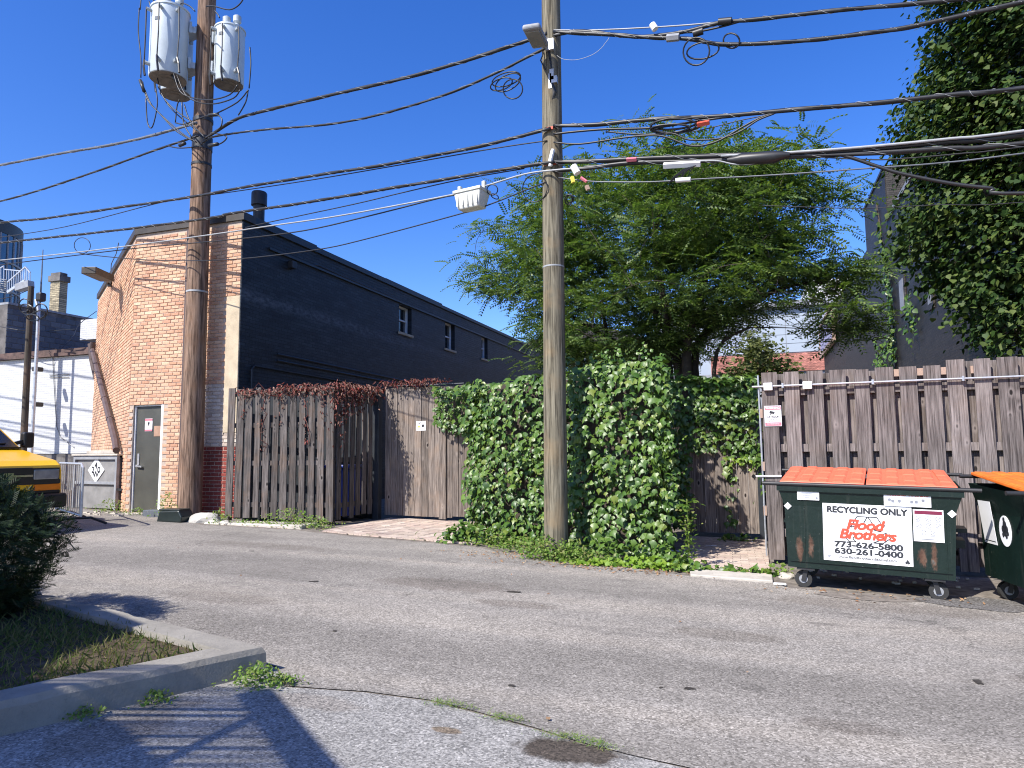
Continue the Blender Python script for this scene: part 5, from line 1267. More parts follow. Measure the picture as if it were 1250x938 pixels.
# service pole by the white wall
SPY = 15.4; p = at_y(38, 350, SPY); q = at_y(28, 560, SPY)
t = thing('service_pole', 'thin dark wooden pole with pale conduit in front of the white wall', 'utility pole', (q.x, SPY, gz(q.x)))
b = MB(); b.tube([Vector((q.x-(p.x-q.x)*.25, SPY, .2)), q, p], [.1, .1, .085], 12); b.build('shaft', MAT['pole_d'], t, world=True, auto=50)
b = MB(); b.tube([at_y(38, 560, SPY-.1), at_y(46, 405, SPY-.1), at_y(47, 378, SPY-.1), at_y(44, 366, SPY-.1)], .05, 10); b.build('conduit', MAT['galv'], t, world=True, auto=50)
b = MB(); b.cbox(at_y(50, 363, SPY-.15), (.22, .22, .28)); b.build('weatherhead', MAT['darkmetal'], t, world=True, bevel=.05)
for py in (451, 494): b = MB(); b.cbox(at_y(46, py, SPY+.1), (.14, .3, .14)); b.build('standoff', MAT['bronze'], t, world=True, bevel=.03)
b = MB(); p0 = at_y(38, 360, SPY-.2)
def ringsw(cx, cy, ax, ay, rot, Y, r):
    pts = []
    for k in range(17):
        a = 2*math.pi*k/16; x = ax*math.cos(a); y = ay*math.sin(a); pts.append(at_y(cx+x*math.cos(rot)-y*math.sin(rot), cy+x*math.sin(rot)+y*math.cos(rot), Y+.1*math.sin(a)))
    b.tube(pts, r, 5, caps=False)
for s in ((30, 373, 7, 8, 0), (33, 378, 9, 6, .4), (50, 380, 8, 9, 0), (46, 385, 10, 5, -.3), (40, 388, 8, 4, .2)): ringsw(*s, SPY-.2, .02)
b.build('cable_loops', MAT['cable'], t, world=True)
b = MB(); b.tube(smooth([at_y(-10, 367, SPY), at_y(15, 362, SPY), at_y(40, 352, SPY)]), .014, 5); b.tube(smooth([at_y(-10, 397, SPY), at_y(30, 404, SPY), at_y(60, 404, WY+1.2), at_y(92, 402, WY+1.2)]), .012, 5); b.tube(smooth([at_y(76, 425, WY), at_y(90, 410, WY+.5), at_y(97, 396, WY+1), at_y(118, 380, WY+1.3)]), .012, 5)
o = b.build('service_wire', MAT['cable']); prop(o, 'thin black service wires reaching the dark pole by the white wall', 'wire')

# ================================================================== DUMPSTERS
def dumpster(name, label, loc, rz, lidmat, front):
    t = thing(name, label, 'dumpster', loc, rz, 'green dumpsters along the fence')
    b = MB(); z0, z1, z2 = .22, .88, 1.1; w0, w1, w2 = .775, .8, .875; D = 1.0
    # body: tapered shell, flared gussets at the rim, sloping front; hollow inside
    fr = [(-w0, 0, z0), (w0, 0, z0), (w1, -.0, z1), (w2, -.02, z2), (-w2, -.02, z2), (-w1, -.0, z1)]
    bk = [(x, D+(.05 if z > 1 else 0), z+(.06 if z > 1 else 0)) for x, y, z in fr]
    b.add(fr+bk, [(0, 1, 2, 5), (5, 2, 3, 4), (7, 6, 11, 8), (8, 11, 10, 9), (0, 5, 11, 6), (5, 4, 10, 11), (1, 7, 8, 2), (2, 8, 9, 3), (0, 6, 7, 1)])
    bo = b.build('body', MAT['dgreen'], t)
    b = MB(); b.cbox((0, -.008, .29), (1.5, .014, .01)); b.bar((-w1+.2, -.003, z0), (-w1+.2, -.003, z1), .008, .008); b.bar((w1-.09, -.003, z0), (w1-.09, -.003, z1), .008, .008); b.box((-w2, -.035, z2-.06), (w2, -.021, z2-.004))
    for s in ((-1, 1) if front else ()): b.box((s*w0-.03, .35, .5), (s*w0+.03+s*.09, .7, .58)); b.box((s*w0-.03, .35, .66), (s*w0+.03+s*.11, .7, .7))
    b.build('rib', MAT['dgreen'], t)
    b = MB(); b.tube([(-1.02, -.03, z2+.015), (1.02, -.03, z2+.015)], .022, 10); b.build('rim_bar', MAT['darkmetal'], t, auto=50)
    b = MB(); b.tube([(-.95, D+.06, z2+.13), (.95, D+.06, z2+.13)], .02, 8); b.build('hinge_bar', MAT['darkmetal'], t, auto=50)
    for s in (-1, 1):      # two ribbed plastic lids, hinged at the back, sloping to the front
        b = MB(); xa, xb = (.008, w2-.05) if s > 0 else (-w2+.03, -.008); zf, zb = z2+.045, z2+.175
        def P(x, v, h=0): return (x-(.05*v if x > .7 else 0), .0+v*(D+.05), zf+(zb-zf)*v*(1 if v < .6 else 1)+h)
        nx = 5; dx = (xb-xa)/nx; nv = 5
        b.add([P(xa, 0), P(xb, 0), P(xb, 1), P(xa, 1), (xa, .0, zf-.03), (xb, .0, zf-.03), (xb-(.05 if xb > .7 else 0), D+.05, zb-.03), (xa-(.05 if xa > .7 else 0), D+.05, zb-.03)], [(0, 1, 2, 3), (4, 5, 1, 0), (5, 6, 2, 1), (6, 7, 3, 2), (7, 4, 0, 3), (7, 6, 5, 4)])
        lo = b.build('lid', lidmat, t, bevel=.006)
        b = MB()
        for k in range(nx):
            for j in range(nv):
                x0 = xa+dx*(k+.12); x1 = xa+dx*(k+.88); v0 = (j+.02)/nv; v1 = (j+.98)/nv; sh = .008+.004*((k+j) % 2)
                vs = [P(x0, v0, .001), P(x1, v0, .001), P(x1, v1, .001), P(x0, v1, .001), P(x0+.02, v0+.012, sh), P(x1-.02, v0+.012, sh), P(x1-.02, v1-.012, sh), P(x0+.02, v1-.012, sh)]
                b.add(vs, [(4, 5, 6, 7), (0, 1, 5, 4), (1, 2, 6, 5), (2, 3, 7, 6), (3, 0, 4, 7)])
        o = b.build('lid_rib', lidmat, lo)
    for sx in (-1, 1):
        for yy in (.1, D-.12):
            b = MB(); b.box((sx*.6-.09, yy-.09, .195), (sx*.6+.09, yy+.09, .219)); b.bar((sx*.63, yy-.045, .07), (sx*.6, yy-.045, .2), .045, .008, (0, 1, 0)); b.bar((sx*.63, yy+.045, .07), (sx*.6, yy+.045, .2), .045, .008, (0, 1, 0)); co = b.build('caster', MAT['darkmetal'], t)
            b = MB(); b.tube([(sx*.63, yy-.03, .09), (sx*.63, yy+.03, .09)], .088, 18); b.build('wheel', MAT['rubber'], co, auto=40)
            b = MB(); b.tube([(sx*.63, yy-.034, .09), (sx*.63, yy+.034, .09)], .045, 12); b.build('hub', MAT['trim'], co, auto=40)
    return t
def decal(par, x, z, w_, h_, m='signwhite', y=-.0065, name='sticker'):
    b = MB(); b.box((x-w_/2, y, z-h_/2), (x+w_/2, y+.003, z+h_/2)); return b.build(name, MAT[m], par)
def diamond(par, x, z, s, y=-.0065):
    b = MB(); b.prism([(x-s, y, z), (x, y, z-s), (x+s, y, z), (x, y, z+s)], (0, 0, 0), (0, .003, 0)); return b.build('reflector', MAT['signwhite'], par)
d1 = dumpster('dumpster', 'dark green dumpster with bright orange lid and large white recycling sign', (1.04, 8.2, gz(1.04)-.005), R_(-6), MAT['orange'], True)
d1.rotation_euler = (0, R_(1.3), R_(-9))
for s in (-1, 1): diamond(d1, s*.765, .875, .04, -.012)
pz = .625; sg_ = decal(d1, -.0, pz, .83, .6, name='recycling_sign', y=-.008)
sg_['label'] = 'large white recycling sign with red lettering'
letter(sg_, 'RECYCLING ONLY', 0, pz+.235, .088, MAT['ink'], y=-.0095, bold=.0045, sx=1.02)
# outlined recycling triangle of bent arrows
b = MB()
def ol(pts, w_=.009):
    for a, c in zip(pts, pts[1:]+pts[:1]): b.bar((a[0], -.0098, a[1]+pz), (c[0], -.0098, c[1]+pz), .0012, w_, (0, 0, 1) if abs(a[1]-c[1]) < abs(a[0]-c[0]) else (1, 0, 0))
ol([(-.15, .06), (-.085, .175), (.01, .175), (-.035, .09), (-.085, .1), (-.1, .075)]); ol([(.015, .175), (.1, .175), (.15, .09), (.17, .1), (.13, .03), (.07, .045), (.09, .055), (.055, .115)])
ol([(-.19, -.06), (-.15, .0), (-.11, -.02), (-.13, -.06), (-.1, -.088), (-.16, -.09)]); ol([(.06, -.088), (.15, -.088), (.22, -.03), (.18, .02), (.14, -.0), (.16, -.03), (.12, -.06)])
b.build('recycling_arrows', MAT['ink'], sg_)
letter(sg_, 'Flood', -.02, pz+.085, .14, MAT['signred'], y=-.0115, bold=.0055, shear=.25, sx=1.12, space=.95)
letter(sg_, 'Brothers', .0, pz-.015, .14, MAT['signred'], y=-.0115, bold=.0055, shear=.25, sx=1.1, space=.95)
letter(sg_, '773-626-5800', .01, pz-.125, .082, MAT['ink'], y=-.0095, bold=.0035, sx=1.38)
letter(sg_, '630-261-0400', .01, pz-.195, .082, MAT['ink'], y=-.0095, bold=.0035, sx=1.38)
letter(sg_, 'www.floodbrothersdisposal.com', .0, pz-.255, .038, MAT['ink'], y=-.0095, bold=.0007, sx=1.08)
b = MB(); 
for a in (90, 210, 330): b.tube([(.365+.012*math.cos(R_(a)), -.0098, pz-.26+.012*math.sin(R_(a))), (.365+.012*math.cos(R_(a)), -.0085, pz-.26+.012*math.sin(R_(a)))], .012, 8)
b.bar((.365, -.0095, pz-.26), (.375, -.0095, pz-.285), .003, .006, (0, 1, 0)); b.build('shamrock', MAT['ink'], sg_)
b = MB(); b.cbox((-.36, -.009, pz-.25), (.03, .002, .008)); b.cbox((-.36, -.009, pz-.265), (.022, .002, .012)); b.build('small_emblem', MAT['inkgrey'], sg_)
s1 = decal(d1, -.555, 1.0, .22, .1, y=-.021, name='sticker')
b = MB()
for k in range(3): b.cbox((-.57+.01*k, -.0225, 1.02-k*.022), (.12-.02*k, .002, .005))
b.cbox((-.47, -.0225, .975), (.02, .002, .02)); b.build('small_print', MAT['inkgrey'], s1)
s2 = decal(d1, .38, .99, .42, .125, y=-.022, name='sticker')
for k, x in enumerate((.28, .48)): letter(s2, 'WARNING', x, 1.042, .032, MAT['signred'], y=-.0235, bold=.0015, sx=1.15)
b = MB()
for x in (.22, .25, .31, .42, .46, .52): b.tube([(x, -.0235, .985+.01*math.sin(x*40)), (x, -.0225, .985+.01*math.sin(x*40))], .016, 8)
for k in range(3): b.cbox((.27, -.0235, .965-k*.012), (.16, .0015, .003)); b.cbox((.48, -.0235, .965-k*.012), (.16, .0015, .003))
b.build('pictogram', MAT['inkgrey'], s2)
s3 = decal(d1, .56, .745, .265, .32, y=-.008, name='sticker')
b = MB(); b.cbox((.56, -.0095, .875), (.24, .0015, .035)); b.build('header', MAT['maroon'], s3)
b = MB()
for j in range(3):
    for k in range(3 if j < 2 else 2):
        x = .475+k*.085+(.04 if j == 2 else 0); z = .815-j*.07
        pts = [(x+.024*math.cos(a*math.pi/6), -.0095, z+.024*math.sin(a*math.pi/6)) for a in range(13)]; b.tube(pts, .0022, 4, caps=False); b.bar((x-.016, -.0095, z-.014), (x+.016, -.0095, z+.014), .004, .003); b.cbox((x, -.0095, z-.033), (.05, .0015, .004))
b.cbox((.56, -.0095, .61), (.16, .0015, .008)); b.build('pictogram', MAT['inkgrey'], s3)
# second dumpster, mostly out of frame
d2 = dumpster('dumpster', 'green dumpster with faded orange lid and oval side logo at the right edge', (3.12, 7.74, gz(3.1)), R_(9), MAT['orange2'], False)
d2.rotation_euler = (0, R_(1.0), R_(9))
diamond(d2, -.72, .93, .045, -.012)
# side stickers on its left flank (panel leans out toward the rim)
def side(u, z, dx=0.0): return Vector((-(.775+(z-.22)/.66*.025+max(0, z-.88)/.22*.075)-.004-dx, u, z))
b = MB(); n = 24; pts = [side(.5+.115*math.cos(2*math.pi*k/n), .72+.15*math.sin(2*math.pi*k/n)) for k in range(n)]
b.prism(pts, (0, 0, 0), (.003, 0, 0)); o = b.build('oval_logo', MAT['signwhite'], d2)
b = MB()
def blob(cy, cz, r, k=10): b.prism([side(cy+r*math.cos(2*math.pi*i/k), cz+r*1.2*math.sin(2*math.pi*i/k), .003) for i in range(k)], (0, 0, 0), (.002, 0, 0))
for cy, cz, r in ((0.500, .78, .035), (0.470, .74, .03), (0.530, .735, .032), (0.500, .7, .028), (0.480, .67, .02), (0.540, .68, .02), (0.510, .83, .02), (0.450, .7, .018)): blob(cy, cz, r)
b.build('logo_print', MAT['ink'], o)
b = MB(); b.prism([side(.68, .56), side(.93, .56), side(.93, .99), side(.68, .99)], (0, 0, 0), (.003, 0, 0)); o = b.build('side_poster', MAT['signwhite'], d2)
b = MB()
for z0, z1, m in ((.585, .62, 0), (.63, .7, 1), (.72, .82, 2), (.84, .86, 0)): b.prism([side(.7, z0, .003), side(.91, z0, .003), side(.91, z1, .003), side(.7, z1, .003)], (0, 0, 0), (.002, 0, 0), m)
b.build('poster_print', [MAT['ink'], MAT['maroon'], MAT['inkgrey']], o)

# ================================================================== VAN
vt = thing('yellow_van', 'yellow van nosing in behind the dark bush, black grille and amber lamps', 'van', (-11.05, 7.75, gz(-11.5)+.03), 0)
def hwid(z): return .99 if z < 1.15 else .99-(z-1.15)*.17
prof = [(-.12, .42), (-.02, .55), (-.02, .98), (-.06, 1.06), (-.2, 1.14), (-1.02, 1.33), (-1.9, 2.02), (-2.1, 2.09), (-5.3, 2.1), (-5.5, 1.95), (-5.55, .5), (-5.4, .42)]
b = MB(); n = len(prof); vs = []
for s in (-1, 1):
    for x, z in prof:
        h = hwid(z)-(.06 if x > -.1 else 0)-(.02 if -.3 < x <= -.1 else 0); vs.append((x, s*h, z))
b.add(vs, [tuple(range(n))[::-1], tuple(range(n, 2*n))] + [(i, (i+1) % n, n+(i+1) % n, n+i) for i in range(n)])
b.build('body', MAT['vanyellow'], vt, bevel=.045, seg=3)
def wsp(u, v, o): # windshield plane point: u across -1..1, v 0..1 up
    x = -1.04+(-1.88+1.04)*v; z = 1.35+(2.005-1.35)*v; return Vector((x+o*.62, u*(hwid(z)-.06), z+o*.78))
b = MB(); b.add([wsp(-1, .03, .008), wsp(1, .03, .008), wsp(.97, .95, .008), wsp(-.97, .95, .008)], [(0, 1, 2, 3)]); b.add([wsp(-1, .03, .0), wsp(1, .03, .0), wsp(.97, .95, .0), wsp(-.97, .95, .0)], [(3, 2, 1, 0)]); b.build('windshield', MAT['glass'], vt)
b = MB(); b.bar(wsp(-.8, .06, .02), wsp(-.1, .1, .02), .02, .02); b.bar(wsp(.1, .06, .02), wsp(.8, .1, .02), .02, .02); b.build('wiper', MAT['black'], vt)
b = MB(); b.bar(wsp(-1, 0, .01), wsp(1, 0, .01), .1, .03); b.build('cowl', MAT['black'], vt)
for s in (-1, 1):
    b = MB(); y = s*.005
    q = [(-1.35, 1.38), (-2.0, 1.95), (-2.45, 1.95), (-2.45, 1.38)]
    b.prism([(x, s*(hwid(z)+.004), z) for x, z in q], (0, -.004, 0), (0, .004, 0)); b.build('side_window', MAT['glass'], vt)
    q = [(-2.6, 1.38), (-2.6, 1.95), (-5.2, 1.95), (-5.2, 1.38)]
    b = MB(); b.prism([(x, s*(hwid(z)+.004), z) for x, z in q], (0, -.004, 0), (0, .004, 0)); b.build('side_window', MAT['glass'], vt)
    b = MB(); b.box((-.07, s*.63-.22, .83), (.012, s*.63+.22, 1.0)); b.build('headlight', MAT['lens'], vt, bevel=.02)
    b = MB(); b.box((-.06, s*.66-.22, .655), (.008, s*.66+.22, .755)); b.build('turn_signal', MAT['amber'], vt, bevel=.012)
    b = MB(); b.cbox((-1.28, s*1.21, 1.5), (.12, .2, .28)); mo = b.build('mirror', MAT['black'], vt, bevel=.04, seg=3)
    b = MB(); b.bar((-1.3, s*.95, 1.42), (-1.28, s*1.15, 1.48), .06, .06); b.build('mirror_arm', MAT['black'], mo)
    for x in (-.85, -4.5):
        b = MB(); b.tube([(x, s*.74, .36), (x, s*.97, .36)], .36, 28); wo = b.build('wheel', MAT['rubber'], vt, auto=40)
        b = MB(); b.tube([(x, s*.9, .36), (x, s*.985, .36)], .2, 20); b.build('rim', MAT['galv'], wo, auto=40)
b = MB(); b.box((-.06, -.4, .78), (.006, .4, 1.03)); b.box((-.07, -.89, .76), (.0, .89, .829)); b.box((-.07, -.89, .6), (.0, .89, .65)); b.build('grille', MAT['black'], vt, bevel=.01)
b = MB(); b.box((-.06, -.86, .756), (.002, .86, 1.02)); b.build('grille_back', MAT['black'], vt)
b = MB(); b.cbox((.012, 0, .9), (.02, .78, .03)); b.cbox((.014, 0, .9), (.02, .16, .1)); b.build('grille_bar', MAT['chrome'], vt)
b = MB(); b.box((-.12, -.97, .36), (.09, .97, .6)); b.build('bumper', MAT['black'], vt, bevel=.05, seg=3)

# ================================================================== SMALL THINGS BY THE BRICK BUILDING
# grey panel cabinet with a white diamond sign
ct = thing('gas_cabinet', 'grey panelled utility cabinet with a white diamond sign against the brick chamfer', 'cabinet', (-13.9, 11.75, gz(-13.9)))
ct.rotation_euler.z = R_(-6)
b = MB(); b.box((-.82, .03, .02), (.6, .9, 1.14)); b.build('box', MAT['greybox'], ct)
b = MB(); b.box((-.86, -.02, 0), (-.8, .05, 1.18)); b.box((.58, -.02, 0), (.64, .05, 1.18)); b.box((-.8, -.02, 1.1), (.58, .05, 1.18)); b.box((-.8, -.02, .55), (.58, .029, .61)); b.build('frame', MAT['trim'], ct)
b = MB(); b.box((-.9, -.05, 1.182), (.68, .95, 1.22)); b.box((-.9, .3, 1.221), (.1, .95, 1.3)); b.build('top', MAT['slab'], ct, bevel=.01)
b = MB(); s = .28; cx, cz = -.1, .86; b.prism([(cx-s, 0, cz), (cx, 0, cz-s), (cx+s, 0, cz), (cx, 0, cz+s)], (0, .012, 0), (0, .028, 0)); ds_ = b.build('diamond_sign', MAT['signwhite'], ct)
for s_, x, z in (('2', -.17, .86), ('4', -.07, .96), ('0', .03, .86), ('W', -.07, .76)): letter(ds_, s_, cx+(x+.07), z, .2, MAT['ink'], y=.01, bold=.006)
b = MB(); b.bar((.64, .02, .44), (.8, .03, .44), .03, .05); b.build('latch', MAT['darkmetal'], ct)
# steel barricade
br = thing('steel_barricade', 'galvanised steel crowd barricade beside the van nose', 'barricade', (0, 0, 0))
pA = at_g(74, 624); pB = at_g(100, 628); 
bA = Vector((-14.6, 10.5, 0)); bB = Vector((-13.05, 10.55, 0))
bA = at_plane(72, 562, Vector((-13.6, 10.4, 0)), Vector((.55, 1, 0))); bB = at_plane(102, 566, Vector((-13.6, 10.4, 0)), Vector((.55, 1, 0)))
bA.z = bB.z = 0; br.location = (bA+bB)/2+Vector((0, 0, gz(bA.x)))
gA = gz(bA.x); zt = 1.33; 
def V(p, z): return Vector((p.x, p.y, z))
b = MB(); b.tube([V(bA, gA+.2), V(bA, zt-.06), V(bA.lerp(bB, .06), zt), V(bA.lerp(bB, .94), zt), V(bB, zt-.06), V(bB, gA+.2), V(bA, gA+.2)], .022, 8); b.build('frame', MAT['galv'], br, world=True)
bb_n = 13
for k in range(1, bb_n): 
    p = bA.lerp(bB, k/bb_n); b = MB(); b.tube([V(p, gA+.2), V(p, zt)], .009, 6); b.build('bar', MAT['galv'], br, world=True)
dn_ = Vector((-(bB-bA).y, (bB-bA).x, 0)).normalized()
for u in (.12, .88):
    p = bA.lerp(bB, u); b = MB(); b.tube([V(p-dn_*.45, gA+.02), V(p-dn_*.2, gA+.14), V(p+dn_*.2, gA+.14), V(p+dn_*.45, gA+.02)], .022, 8); b.build('foot', MAT['darkmetal'], br, world=True)
# concrete block, stone and debris near the door and the pole
b = MB(); b.box((-11.75, 10.98, .16), (-11.3, 11.2, .36)); o = b.build('concrete_block', MAT['cmu'], bevel=.012); prop(o, 'loose grey concrete block on the ground right of the steel door', 'block')
def rock(name, label, c, r, m, sq=(1, 1, .6)):
    bm = bmesh.new(); bmesh.ops.create_icosphere(bm, subdivisions=3, radius=1)
    for v in bm.verts: v.co *= 1+.35*noise.noise(v.co*1.3+Vector(c)); v.co = Vector((v.co.x*r*sq[0], v.co.y*r*sq[1], max(-.3, v.co.z)*r*sq[2]))
    me = bpy.data.meshes.new(name); bm.to_mesh(me); bm.free(); me.materials.append(m); o = link(name, me); o.location = c; return prop(o, label, 'stone')
rock('stone', 'pale rough stone between the transformer pole and the fence enclosure', (-9.95, 10.75, .2), .3, MAT['conc'], (1.2, .8, .6))
rock('stone', 'small pale stone at the left foot of the enclosure', (-9.3, 10.55, .2), .1, MAT['slab'])
rock('stone', 'small white rubble piece at the foot of the tall fence', (.28, 8.9, .0), .09, MAT['slab'])
b = MB()
for i in range(26):
    x = random.uniform(-13.4, -12.0); y = random.uniform(10.75, 11.25); b.cbox((x, y, gz(x)+.015), (random.uniform(.03, .12), random.uniform(.02, .08), .025), 0, Matrix.Rotation(0, 4, 'Z'))
for i in range(40):
    x = random.uniform(-.85, 2.6); y = random.uniform(8.9, 9.7); b.cbox((x, y, gz(x)+.012), (random.uniform(.02, .06), random.uniform(.02, .05), .02))
o = b.build('rubble', MAT['slab']); o['kind'] = 'stuff'
b = MB()
for (px, py, w_, h_) in ((868, 668, .16, .07), (853, 673, .1, .08), (952, 715, .13, .07), (915, 663, .1, .06), (822, 674, .2, .05)):
    p = at_g(px, py); b.cbox((p.x, p.y, p.z+.018), (w_, h_, .012), 0)
o = b.build('paper_scrap', MAT['white']); o['kind'] = 'stuff'

# ================================================================== PLANTS
LEAF4 = [(0, 0, 0), (-.32, .42, .05), (0, 1, -.06), (.32, .42, .05)]; LEAF4F = [(0, 3, 2, 1)]
HEART = [(0, 0, 0), (-.38, .1, .06), (-.5, .42, .04), (0, 1.05, -.1), (.5, .42, .04), (.38, .1, .06), (0, .4, -.02)]; HEARTF = [(0, 6, 2, 1), (2, 6, 3), (3, 6, 4), (0, 5, 4, 6)]
def rvec(s=1.0): return Vector((random.gauss(0, s), random.gauss(0, s), random.gauss(0, s)))
def limb_tree(trunk_pts, tips, r0, m, par):
    """tapered trunk and limbs: every tip is joined to the nearest node already grown"""
    b = MB(); nodes = []
    for pts, ra, rb_ in trunk_pts:
        sp_ = smooth([Vector(p) for p in pts], 4); n = len(sp_); b.tube(sp_, [ra+(rb_-ra)*i/(n-1) for i in range(n)], 9); nodes += [(p, ra+(rb_-ra)*i/(n-1)) for i, p in enumerate(sp_)]
    base = len(nodes)
    for tp in sorted(tips, key=lambda q: q.z):
        best = min(nodes[2:], key=lambda nd: (nd[0]-tp).length+max(0, nd[0].z-tp.z+.1)*1.5)
        p, r = best; L = (tp-p).length; r1 = min(r*.55, .012+L*.011)
        mid = p.lerp(tp, .5)+Vector((0, 0, .1*L))+rvec(.05*L)
        sp_ = smooth([p, mid, tp], 4); n = len(sp_); b.tube(sp_, [r1+(.006-r1)*i/(n-1) for i in range(n)], 5, caps=False)
        nodes += [(q, max(.01, r1*(1-i/n))) for i, q in enumerate(sp_) if i > 2]
    return b.build('trunk', m, par, world=True, smooth=True)
# honey locust behind the ivy
ht = thing('locust_tree', 'feathery mid green locust tree with several trunks behind the ivy hedge', 'tree', (-1.4, 15.2, gz(-1.4)))
HY = 15.3
blobs = [(620, 330, 26), (600, 345, 20), (640, 290, 26), (664, 400, 24), (668, 430, 18), (700, 270, 45), (745, 228, 36), (800, 208, 34), (850, 203, 32), (900, 206, 34), (955, 210, 34), (720, 340, 55), (780, 290, 60), (850, 260, 62), (920, 260, 52), (760, 400, 55), (700, 420, 34), (830, 350, 70), (900, 340, 62), (955, 310, 42), (1010, 330, 30), (1040, 340, 22), (700, 440, 20), (730, 425, 24), (785, 425, 22), (835, 415, 24), (1025, 385, 28), (870, 395, 24), (800, 420, 26), (1005, 245, 15), (1030, 238, 11), (985, 225, 16), (705, 212, 14), (610, 290, 12), (1040, 395, 18), (590, 330, 10), (665, 350, 40), (690, 300, 40)]
tips = []; cl = []
for px, py, r in blobs:
    k = max(3, int((r/11.5)**2*1.9))
    for i in range(k):
        a = random.random()*2*math.pi; q = math.sqrt(random.random())*r; depth = max(-1, min(1, random.gauss(0, .45)))*min(3.2, r*.055)
        y = HY+depth; p = at_y(px+q*math.cos(a), py+q*math.sin(a)*.9, HY); p.y = y; p.x *= 1; tips.append(p)
trunks = [([(-1.45, 15.25, 0), (-1.5, 15.3, 1.6), at_y(825, 430, HY), at_y(790, 370, HY), at_y(740, 310, HY)], .15, .05), ([(-1.3, 15.2, 0), (-1.3, 15.2, 1.8), at_y(838, 425, HY-.3), at_y(850, 380, HY-.3), at_y(870, 300, HY), at_y(880, 230, HY)], .14, .04),
          ([(-1.2, 15.3, 0), (-1.1, 15.3, 1.8), at_y(850, 425, HY+.3), at_y(900, 380, HY+.4), at_y(960, 350, HY+.3), at_y(1010, 345, HY)], .12, .03), ([(-1.6, 15.4, 0), (-1.7, 15.4, 1.7), at_y(775, 440, HY+.6), at_y(720, 400, HY+.6), at_y(650, 360, HY+.4)], .11, .03), ([(-1.55, 15.3, .5), at_y(815, 440, HY), at_y(812, 380, HY-.5), at_y(800, 300, HY-.5), at_y(810, 230, HY)], .12, .03),
          ([(-2.6, 15.6, 0), (-2.65, 15.6, 1.6), at_y(745, 430, HY+.3), at_y(735, 380, HY+.3), at_y(715, 330, HY)], .08, .025), ([(-.9, 15, 0), (-.8, 15, 1.7), at_y(875, 430, HY-.3), at_y(915, 400, HY-.4)], .07, .025)]
limb_tree(trunks, tips, .12, MAT['bark'], ht)
# compound leaves: leaflets both sides of a drooping rachis
LT = []; LF = []
nl = 6
for k in range(nl):
    y = .12+.88*k/nl; z = -.32*y*y
    for s in (-1, 1):
        i0 = len(LT); w_ = .085; l_ = .19*(1-.4*abs(k/nl-.45))
        LT += [(0, y, z), (s*l_*.5, y+w_*.9+.05, z-.015), (s*l_, y+.09, z-.05), (s*l_*.5, y-w_*.6+.05, z-.02)]
        LF.append((i0, i0+1, i0+2, i0+3) if s < 0 else (i0+3, i0+2, i0+1, i0))
P = []; T = []; Nn = []; S = []
for tp in tips:
    for j in range(random.randint(26, 34)):
        o = Vector((random.gauss(0, .25), random.gauss(0, .25), random.gauss(0, .11))); d = Vector((o.x*1.3+random.gauss(0, .35), o.y*1.3+random.gauss(0, .4), random.gauss(-.12, .3)))
        if d.length < .1: d = Vector((1, 0, 0))
        P.append(tuple(tp+o)); T.append(tuple(d.normalized())); Nn.append(tuple(Vector((0, 0, 1))+rvec(.42))); S.append(random.uniform(.26, .46))
off = np.array(ht.location)
o = link('crown', leaf_mesh('crown', LT, LF, np.array(P)-off, T, Nn, S, [MAT['locust']]), ht); o['kind'] = 'stuff'
# linden on the right
lt_ = thing('linden_tree', 'dense dark green broadleaf tree rising behind the tall right fence', 'tree', (5.3, 13.6, gz(5.3)))
tips = []; C0 = Vector((6.1, 13.2, 7.3))
for i in range(1500):
    d = rvec(1).normalized(); z = d.z
    rr = random.uniform(.55, 1.0)**.6
    zz = C0.z+d.z*5.2*rr; hr = 3.25-max(0, zz-8.3)*.18 if zz > 6 else 3.25-.12*(6-zz)**1.3
    hr *= 1+.16*noise.noise(Vector((d.x*2.3, d.y*2.3, zz*.6)))+.07*noise.noise(Vector((d.x*5, d.y*5, zz*1.6)))
    p = Vector((C0.x+d.x*hr*rr, C0.y+d.y*hr*rr, zz))
    if p.z > 2.6: tips.append(p)
EDGE = [(1130, -60), (1130, 0), (1112, 100), (1082, 185), (1104, 240), (1092, 310), (1112, 350), (1140, 388), (1168, 412), (1200, 432), (1250, 446), (1420, 450), (1420, -60)]
EDGE = [(x+13, y) for x, y in EDGE]
def pxof(p): v = p-CAMP; k = v.dot(FW); return 625+F_PX*v.dot(RT)/k+26*noise.noise(p*1.1), 469-F_PX*v.dot(UP)/k+14*noise.noise(p*1.3+Vector((9, 0, 0)))
tips = [p for p in tips if in_poly(*pxof(p), EDGE) and noise.noise(p*.9) > -.22]
low = []
while len(low) < 620:
    px = 1080+(random.random()**1.5)*260; py = random.uniform(-40, 440)
    w_ = 30*noise.noise(Vector((px*.016, py*.022, 8)))
    if in_poly(px-2+w_, py, EDGE) and in_poly(px-2+w_, py+10+w_*.3, EDGE) and noise.noise(Vector((px*.035, py*.035, 3))) > -.03: low.append(at_y(px, py, random.uniform(11.6, 13.4)))
tips += low
trunks = [([(5.3, 13.6, 0), (5.25, 13.5, 3), (5.2, 13.3, 6), (5.15, 13.2, 11)], .2, .05), ([(5.25, 13.5, 2.6), (4.3, 12.8, 4.2), (3.4, 12.3, 5.6)], .1, .03), ([(5.25, 13.5, 3.2), (5.6, 12.4, 5), (5.8, 11.5, 7)], .1, .03), ([(5.2, 13.4, 5), (4.2, 13.4, 7.5), (3.3, 13.2, 9)], .09, .03), ([(5.25, 13.5, 2.4), (4.4, 12.6, 3.0), (3.3, 12.3, 3.4)], .07, .02)]
limb_tree(trunks, tips[::9]+low[::9], .12, MAT['bark'], lt_)
P = []; T = []; Nn = []; S = []
